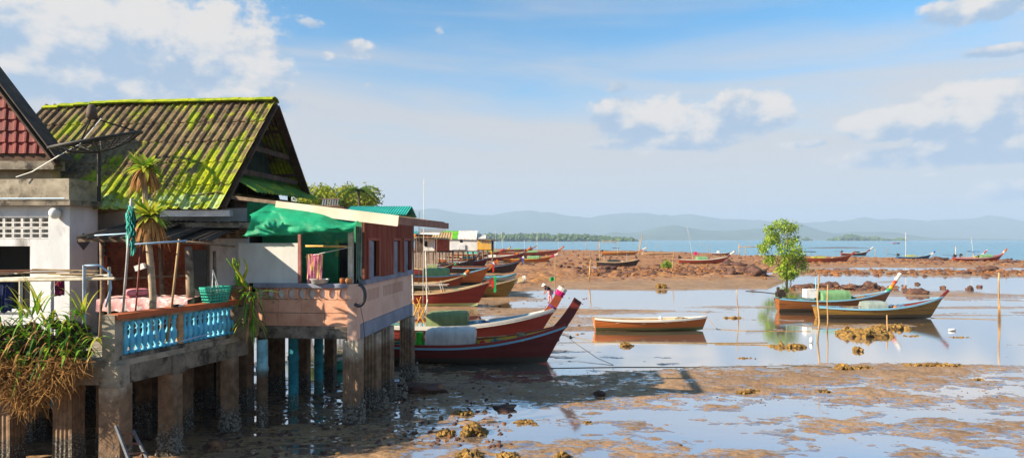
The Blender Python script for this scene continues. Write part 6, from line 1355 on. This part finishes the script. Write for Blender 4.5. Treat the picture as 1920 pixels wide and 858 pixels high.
MB().bb(vx(836) + dx, vx(897) + dx, .2, 3.4, vz(470) - .2, vz(470)).build('platform', WOODD, V2); stilts(V2, vx(838) + dx, vx(895) + dx, .4, 3.2, vz(470) - .1, 7)
Yv = 112.; kx = Yv / F
V3 = thing('yellow_shed', 'bright yellow corrugated shed on stilts at the end of the houses', 'shed', (vx(895), Yv, 0)); dx = -vx(895)
for k in range(9): x = vx(895) + dx + k * (vx(921) - vx(895)) / 9; MB().bb(x, x + .25, .02 * (k % 2), .06 + .02 * (k % 2), vz(468), vz(449.5)).build('wall_sheet', mat('yellow_sheet', '#e0a818', '#cc940f', scale=1, rough=.6), V3)
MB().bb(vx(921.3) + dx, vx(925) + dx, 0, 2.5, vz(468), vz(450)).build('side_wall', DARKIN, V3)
corr(MB(), (vx(893) + dx, -.4, vz(449)), (vx(933) + dx, -.4, vz(451.5)), (vx(893) + dx, 2.6, vz(447)), (vx(933) + dx, 2.6, vz(449)), 30, .03).build('roof', TIN, V3)
MB().bb(vx(894) + dx, vx(925) + dx, -.1, 2.5, vz(468) - .15, vz(468) - .01).build('platform', WOODD, V3); stilts(V3, vx(896) + dx, vx(923) + dx, .1, 2.3, vz(468) - .1, 4)

# ---------------------------------------------------------------- stakes, antennas
GS = 'stakes standing in the mud and shallows'
def stake(label, px, yt, yb, lean=0., r=.05, m=BAMBOO, bend=.03, name='stake', z0=None, cat='stake', group=GS):
    p = G(px, yb); s_ = (yb - HY) / HC; h = (yb - yt) / s_; z = max(-.3, min(.2, ground_z(p.x, p.y))) - .08 if z0 is None else z0; l = lean / s_
    o = MB().tube([(0, 0, 0), (l * .3 + bend * h * .3, 0, h * .33), (l * .66 - bend * h * .2, 0, h * .67), (l, 0, h + .08)], [r, r * .95, r * .9, r * .75], 7).build(name, m, None, True); o.location = (p.x, p.y, z); return tag(o, label, cat, group)
for a in [('thick pale stake standing alone at right in the pool', 1872, 510, 598, 1, .055), ('thin stake leaning by the thick pale stake', 1876, 530, 600, -4, .03), ('wavy pale stake left of the old golden boat', 1532, 512, 640, 4, .045, BAMBOO, .08), ('straight pale stake in front of the grey-tarp boat', 1551, 532, 622, 1, .035),
          ('short brown stake on the oyster clump', 1664, 588, 622, -1, .04), ('thin twig stake in the pool left of the boats', 1385, 542, 600, -4, .03), ('stake leaning over the rubble bank by the shrub', 1259, 471, 517, 5, .06), ('short grey stake on the mud left of the rubble bank', 1104, 489, 530, 4, .09),
          ('tall crossed stake at the end of the brown boat', 1196, 440, 483, 9, .12), ('short stake beside the crossed stake', 1198, 450, 480, 1, .08), ('pale stake standing behind the black-canopied boat', 1125, 452, 490, -1, .10), ('stake in the shallows beyond the brown boat', 1157, 446, 486, 2, .06),
          ('stake in the sea above the pale rowing boat', 1233, 456, 464, 0, .12), ('leaning stake in the sea by the crossed stakes', 1213, 452, 463, -3, .1), ('reddish stake beyond the small dark rowing boat', 1328, 460, 479, 0, .09), ('reddish stake at the far pipe', 1386, 456, 480, 0, .12),
          ('pale stake under the far pipe', 1398, 463, 478, 0, .12), ('leaning stake in the sea left of the tree', 1404, 452, 462, -1, .14), ('twin stake far out in the sea', 1314, 453, 462, 0, .16), ('thin stake in the sea near the right boats', 1641, 462, 478, 0, .08), ('pale stake in the sea right of the small red boat', 1664, 460, 476, -1, .07),
          ('stake in the water behind the far right boat', 1792, 458, 480, 0, .12), ('pale stake standing in the sea off the headland', 1100, 455, 468, -2, .12), ('stake standing in the shallows left of the canopied boat', 1121, 456, 470, -2, .1), ('thin stake behind the garlanded prow', 1593, 524, 535, 0, .03)]:
    stake(*a)
for a in [('tall white antenna pole rising above the fascia end', 793, 338, 590, 2, .02, WHITEP, .0), ('white antenna pole beside the tallest one', 785, 395, 560, 1, .03, WHITEP, .0), ('slanted white pole over the left moored boats', 776, 470, 600, -4, .05, WHITEP, .0), ('slim white pole right of the slanted pole', 802, 470, 600, -4, .04, WHITEP, .0)]:
    stake(*a, name='antenna_pole', cat='pole', group='white poles beside the pink house')
for a in [('thin white mast far behind the yellow shed', 929, 430, 474, 0, .05, WHITEP, .0), ('slanted thin mast above the moored row', 943, 434, 474, -3, .05, WHITEP, .0), ('thin white mast left of the farthest moored boat', 1007, 434, 476, 0, .05, WHITEP, .0), ('thin mast between the moored row and the sea', 983, 450, 476, 0, .05, WHITEP, .0)]:
    stake(*a, name='mast', cat='mast', group='thin masts behind the moored row')
p = G(1386, 480); pole('far_pipe', BAMBOO, 'long bamboo pole lashed level above the water', Vector((vx(0), 0, 0)) * 0 + P(1384, 463, 180), P(1432, 462, 180), .12, 'pole', None)
FT_ = thing('fish_trap', 'stake fence of a fish trap standing in the sea off the headland', 'fish trap', (P(1142, 455, 880).x, 880, 0))
gq = random.Random(2)
for k in range(40): x = gq.uniform(-10, 10); MB().tube([(x, gq.uniform(-5, 5), -1), (x + gq.uniform(-.3, .3), gq.uniform(-5, 5), gq.uniform(2.5, 4.6))], .16, 4).build('stake', BAMBOO, FT_)
MB().beam((-10, -5, 2.4), (10, -5, 2.4), .2, .2).build('rail', BAMBOO, FT_)
FL = thing('fish_stake_line', 'long row of thin stakes in the sea before the headland', 'stake row', (P(1000, 456, 800).x, 800, 0))
for k in range(70): x = -62 + k * 2.1 + gq.uniform(-.6, .6); MB().tube([(x, gq.uniform(-3, 3), -1), (x + gq.uniform(-.2, .2), gq.uniform(-3, 3), gq.uniform(1.2, 2.6))], .11, 4).build('stake', BAMBOO, FL)

# ---------------------------------------------------------------- stones, oyster clumps, ropes, floats
ROCKD = mat('dark_purple_rock', '#5e4238', '#402c26', scale=2.2, rough=.85, bump=.6, bscale=9, bdist=.06, c3='#8a6240', s3=2.4, t3=(.52, .68))
OYST = mat('oyster_crust', '#9c7a3c', '#6e5228', scale=9, rough=.9, bump=.9, bscale=22, bdist=.04, c3='#3c3222', s3=7, t3=(.5, .62))
def rock(label, px, py, wpx, hpx, m, name='rock', n=3, seed=1, cat='rock', group='boulders on the flat', sub=0):
    p = G(px, py); s_ = (py - HY) / HC; r = wpx / s_ / 2; h = hpx / s_
    b = MB(); g = random.Random(seed)
    if sub:                                    # an oyster clump: a lump bristling with shells
        for k in range(sub):
            x = g.uniform(-.8, .8) * r * (1 if k > sub * .5 else (2 * k / sub)); x = (-.85 + 1.7 * (k + .5) / sub) * r; q = max(.1, 1 - (x / r) ** 2); b.rock((x * .92, g.gauss(0, .3) * min(r, h * 2.2), h * q * g.uniform(.05, .6)), max(.04, min(r, h * 1.6), 1.3 * r / sub) * g.uniform(.24, .42), .8, 1, g.random(), .5)
    else: b.rock((0, 0, h * .25), r, h / r * .85, n, seed, .45)
    o = b.build(name, m, None, not sub); o.location = (p.x, p.y, max(-.02, min(.25, ground_z(p.x, p.y))) - .02); return tag(o, label, cat, group)
for a in [('dark rounded boulder left of the mangrove trunk', 1418, 521, 34, 22, 11), ('dark cracked boulder left of the first by the tree', 1396, 518, 32, 20, 12), ('low purple boulder below the rust boat', 1365, 500, 24, 12, 13), ('dark boulder with a white patch right of the rust boat', 1385, 501, 20, 10, 14), ('purple boulder row end left of the tree boulders', 1370, 519, 30, 14, 15),
          ('tall dark boulder behind the green-covered boat', 1634, 541, 24, 18, 16), ('spiky dark rock behind the green cover', 1556, 538, 34, 13, 17), ('low brown rock under the white prow', 1600, 543, 44, 14, 18), ('brown hump rock right of the garlanded prow', 1716, 551, 34, 14, 19), ('flat rock left of the green cover', 1515, 538, 30, 8, 20),
          ('small round stone alone in the right pool', 1768, 540, 10, 7, 21), ('round stone right of the lone stone', 1817, 543, 10, 8, 22), ('small stone left in the right pool', 1720, 533, 9, 6, 23), ('brown stone near the thick pale stake', 1836, 538, 11, 6, 24), ('dark rock mound on the far right shore', 1851, 507, 30, 12, 25), ('dark pile behind the blue boat', 1758, 491, 34, 9, 26), ('rounded rock on the right shore edge', 1889, 494, 26, 9, 27), ('pointed rock on the strip below the far boats', 1811, 514, 18, 8, 28),
          ('dark boulder at the right of the moored row', 1050, 504, 12, 7, 29), ('second dark boulder in the row of three', 1062, 505, 12, 7, 30), ('third dark boulder of the row', 1082, 507, 16, 8, 31), ('purple boulder behind the short grey stake', 1140, 508, 22, 11, 32), ('dark mud lump in the shade near the piles', 948, 766, 40, 12, 33), ('small dark lump in the shaded mud', 1125, 742, 20, 10, 34), ('dark rock at the foot of the pile row', 790, 735, 60, 16, 35), ('black stone under the terrace', 405, 845, 30, 26, 36)]:
    lab, px, py, w, h, sd = a; rock(lab, px, py, w, h * .72, ROCKD, seed=sd)
for a in [('big golden oyster clump in front of the shade', 888, 812, 46, 30, 60), ('golden oyster clump at the bottom left of the pool', 880, 857, 50, 18, 50), ('oyster clump at the bottom centre edge', 952, 856, 46, 12, 34), ('square oyster clump at the bottom edge', 1054, 858, 28, 16, 30), ('small oyster clump behind the big golden one', 985, 792, 50, 9, 30), ('dark oyster lump left of the big golden clump', 836, 815, 34, 12, 30), ('tiny oyster clump on the lit mud', 1102, 792, 18, 8, 14), ('round oyster-covered ball in the pool', 1608, 657, 20, 14, 26),
          ('long oyster bank before the grey-tarp boat', 1620, 628, 110, 16, 80), ('oyster ridge behind the short brown stake', 1672, 616, 80, 10, 46), ('yellow oyster clump on the mud bank', 1582, 692, 30, 14, 36), ('low oyster strip right of the yellow clump', 1614, 692, 50, 6, 26), ('long low oyster strip on the right mud bank', 1752, 687, 130, 7, 60), ('scattered oysters at the centre of the bank', 1400, 735, 60, 8, 30), ('oysters on the bank left of centre', 1545, 735, 36, 6, 18), ('debris clump at the foot of the wavy stake', 1480, 650, 80, 9, 46), ('oyster lump below the orange rowing boat', 1175, 648, 26, 12, 20), ('oyster rock above the pool near the centre', 1240, 541, 22, 12, 24), ('low dark clump in the pool below the boats', 1712, 630, 36, 5, 20), ('flat clump right of the pool clump', 1800, 632, 44, 4, 18), ('tiny clump by the bank tip', 1832, 712, 24, 5, 14), ('tiny clump alone in the near water', 1275, 834, 12, 8, 10), ('dark clump left of the bank in water', 1398, 671, 44, 5, 20), ('weed clump at the stake in the pool', 1375, 596, 44, 5, 24), ('oyster lump near the piles', 870, 776, 40, 8, 24)]:
    lab, px, py, w, h, n = a; rock(lab, px, py, w, h, OYST, 'oyster_clump', seed=int(px), cat='oyster clump', group='oyster clumps on the mud', sub=n)
g = np.random.default_rng(12); b = MB(); cnt = 0                     # rubble: more stones than anyone could count
gq = random.Random(31)
RB = {'rubble': (MB(), ROCKD), 'shell_rubble': (MB(), mat('orange_rubble', '#8a5a30', '#5f3a22', scale=3, rough=.9, bump=.5, c3='#b48a50', s3=4, t3=(.55, .68)))}
def strew(n, fx, fy, s0, s1, dk):
    for k in range(n):
        px, py = fx(), fy()
        if callable(py): py = py(px)
        p = G(px, py); z = ground_z(p.x, p.y)
        if z < -.05: continue
        RB['rubble' if gq.random() < dk else 'shell_rubble'][0].rock((p.x, p.y, max(0, z)), gq.uniform(s0, s1), gq.uniform(.5, .8), 1, gq.random(), .35)
strew(900, lambda: gq.uniform(1080, 1440), lambda: gq.gauss(511, 5), .12, .42, .62)
strew(500, lambda: gq.uniform(960, 1500), lambda: gq.uniform(470, 500), .15, .5, .5)
strew(800, lambda: gq.uniform(1500, 1960), lambda: gq.choice((gq.gauss(491, 3.5), gq.gauss(511, 3))), .12, .5, .45)
strew(220, lambda: gq.uniform(1480, 1700), lambda: gq.gauss(541, 3), .06, .2, .5)
strew(420, lambda: gq.uniform(640, 960), lambda: gq.uniform(690, 840), .015, .07, .9)
strew(500, lambda: gq.uniform(900, 1900), lambda: gq.uniform(690, 760), .008, .03, .4)
strew(200, lambda: gq.uniform(860, 1100), lambda: gq.uniform(480, 640), .04, .12, .4)
strew(260, lambda: gq.uniform(200, 640), lambda: gq.uniform(720, 900), .02, .09, .95)
for k, (q, m) in RB.items(): q.build(k, m, None, kind='stuff')
def rope(label, pts, r=.012, m=ROPE): 
    w = [GZ(x, y) + Vector((0, 0, z + .01)) for x, y, z in pts]; tag(MB().tube(w, r, 5).build('rope', m), label, 'rope', 'mooring ropes')
rope('mooring rope from the maroon boat down to the shaded mud', [(1030, 642, .9), (1080, 660, .35), (1120, 676, .1), (1150, 684, 0)], .012, ROPED)
rope('long straight rope along the edge of the shade', [(1030, 690, 0), (1160, 688, .0), (1300, 688, 0), (1500, 687, 0), (1560, 689, 0)], .012, ROPED)
rope('pale rope across the pool from the maroon boat', [(1045, 634, .2), (1120, 641, 0), (1200, 642, 0), (1330, 643, 0), (1440, 642, 0)], .018)
rope('rope from the orange rowing boat into the pool', [(1316, 600, .5), (1345, 617, .0), (1400, 620, 0), (1520, 621, 0)], .015)
rope('weedy rope from the old golden boat to the thick stake', [(1745, 596, 0), (1800, 597, 0), (1872, 599, 0)], .02)
rope('weedy rope across the left of the pool', [(1340, 645, 0), (1420, 646, 0), (1470, 648, 0)], .025)
apart('float', PLW, 'white plastic float lying in the pool right of the boats', 'float', lambda b: b.lathe([(.02, -.22), (.06, -.19), (.07, -.08), (.07, .08), (.06, .19), (.02, .22)], (0, 0, 0), 10), (*G(1785, 620)[:2], .06), 0, smooth=True).rotation_euler = (0, R(90), .2)
apart('float', PLW, 'white plastic jug at the foot of the wavy stake', 'float', lambda b: b.lathe([(.06, 0), (.08, .02), (.08, .17), (.04, .22), (.03, .25)], (0, 0, 0), 10), (*G(1521, 642)[:2], .02), smooth=True)
apart('plank', WOODL, 'grey plank lying in the dark water under the balcony', 'plank', lambda b: b.box((0, 0, .03), (.95, .05, .03)), (*G(580, 835)[:2], .02), .06)

# ---------------------------------------------------------------- green flag on a stake, seaweed picker
stake('tall thin stake with a green flag beside the picker', 1041, 480, 566, 0, .03, BAMBOO, .01)
fp = G(1040, 566); fs = 117 / HC
apart('flag', CLOTH['green'], 'small green flag tied to the stake by the picker', 'flag', lambda b: b.grid([[(-.36 * i / 6, .05 * math.sin(i * 1.1), .32 - .1 * (j / 4) * 3 + .03 * math.sin(i)) for j in range(5)] for i in range(7)]), (fp.x - .02, fp.y, (566 - 527) / fs), smooth=True)
pp = G(1030, 567); PE = thing('person', 'person in white hat, dark top and pink trousers bending over the mud', 'person', (pp.x, pp.y, max(0, ground_z(pp.x, pp.y)) - .02), R(20))
SK = mat('skin', '#a8745a', '#94634b', scale=5, rough=.6)
J = dict(pel=(.10, 0, .86), sp=(-.02, 0, 1.05), ch=(-.20, 0, 1.20), nk=(-.34, 0, 1.27), hd=(-.43, 0, 1.31), shl=(-.20, .19, 1.20), shr=(-.20, -.19, 1.20), ell=(-.27, .22, .94), elr=(-.30, -.22, .95), wrl=(-.38, .16, .72), wrr=(-.42, -.14, .74), hl=(-.42, .15, .64), hr=(-.46, -.13, .66),
         hpl=(.10, .10, .84), hpr=(.10, -.10, .84), knl=(.02, .11, .45), knr=(.08, -.11, .45), anl=(.06, .11, .08), anr=(.16, -.11, .08), tol=(-.10, .12, .03), tor=(.0, -.12, .03))
Rr = dict(pel=.15, sp=.14, ch=.155, nk=.06, hd=.085, shl=.075, shr=.075, ell=.05, elr=.05, wrl=.034, wrr=.034, hl=.03, hr=.03, hpl=.11, hpr=.11, knl=.075, knr=.075, anl=.05, anr=.05, tol=.035, tor=.035)
E_ = [('pel', 'sp'), ('sp', 'ch'), ('ch', 'nk'), ('nk', 'hd'), ('ch', 'shl'), ('ch', 'shr'), ('shl', 'ell'), ('shr', 'elr'), ('ell', 'wrl'), ('elr', 'wrr'), ('wrl', 'hl'), ('wrr', 'hr'), ('pel', 'hpl'), ('pel', 'hpr'), ('hpl', 'knl'), ('hpr', 'knr'), ('knl', 'anl'), ('knr', 'anr'), ('anl', 'tol'), ('anr', 'tor')]
def skin(name, keys, m, grow=1.0, extra=0.):
    ks = [k for k in J if k in keys]; me = bpy.data.meshes.new(name); me.from_pydata([J[k] for k in ks], [(ks.index(a), ks.index(c)) for a, c in E_ if a in ks and c in ks], [])
    me.materials.append(m); o = bpy.data.objects.new(name, me); COL.objects.link(o); md = o.modifiers.new('skin', 'SKIN'); md.use_smooth_shade = True
    if not me.skin_vertices: me.attributes
    for i, k in enumerate(ks): me.skin_vertices[0].data[i].radius = (Rr[k] * grow + extra, Rr[k] * grow + extra)
    me.skin_vertices[0].data[0].use_root = True; o.modifiers.new('sub', 'SUBSURF').levels = 1; o.modifiers['sub'].render_levels = 2; o.parent = PE; return o
try:
    def mkskin(name, keys, m, grow, extra):
        bm = bmesh.new(); ly = bm.verts.layers.skin.verify(); vs = {}
        for k in J:
            if k in keys: v = bm.verts.new(J[k]); v[ly].radius = (Rr[k] * grow + extra, Rr[k] * grow + extra); v[ly].use_root = (k == ('pel' if 'pel' in keys else keys[0])); vs[k] = v
        for a, c in E_:
            if a in vs and c in vs: bm.edges.new((vs[a], vs[c]))
        me = bpy.data.meshes.new(name); bm.to_mesh(me); bm.free(); me.materials.append(m); o = bpy.data.objects.new(name, me); COL.objects.link(o)
        o.modifiers.new('skin', 'SKIN').use_smooth_shade = True; s_ = o.modifiers.new('sub', 'SUBSURF'); s_.levels = 1; s_.render_levels = 1; o.parent = PE; return o
    mkskin('body', list(J), SK, 1.0, 0.)
    mkskin('shirt', ['pel', 'sp', 'ch', 'shl', 'shr', 'ell', 'elr'], mat('navy_shirt', '#1e2438', '#161a2a', scale=6, rough=.9), 1.0, .018)
    mkskin('trousers', ['pel', 'hpl', 'hpr', 'knl', 'knr', 'anl', 'anr'], mat('pink_trousers', '#d8a0a8', '#c2808c', scale=6, rough=.9), 1.0, .02)
except Exception as ex: print('skin', ex)
hb_ = MB().lathe([(.19, -.02), (.20, .0), (.115, .02), (.11, .07), (.07, .11), (.01, .12)], (0, 0, 0), 16); ho = hb_.build('hat', mat('white_hat', '#e6e2da', '#d0ccc4', scale=5, rough=.9), PE, True); ho.location = (-.46, 0, 1.37); ho.rotation_euler = (0, R(-35), 0)
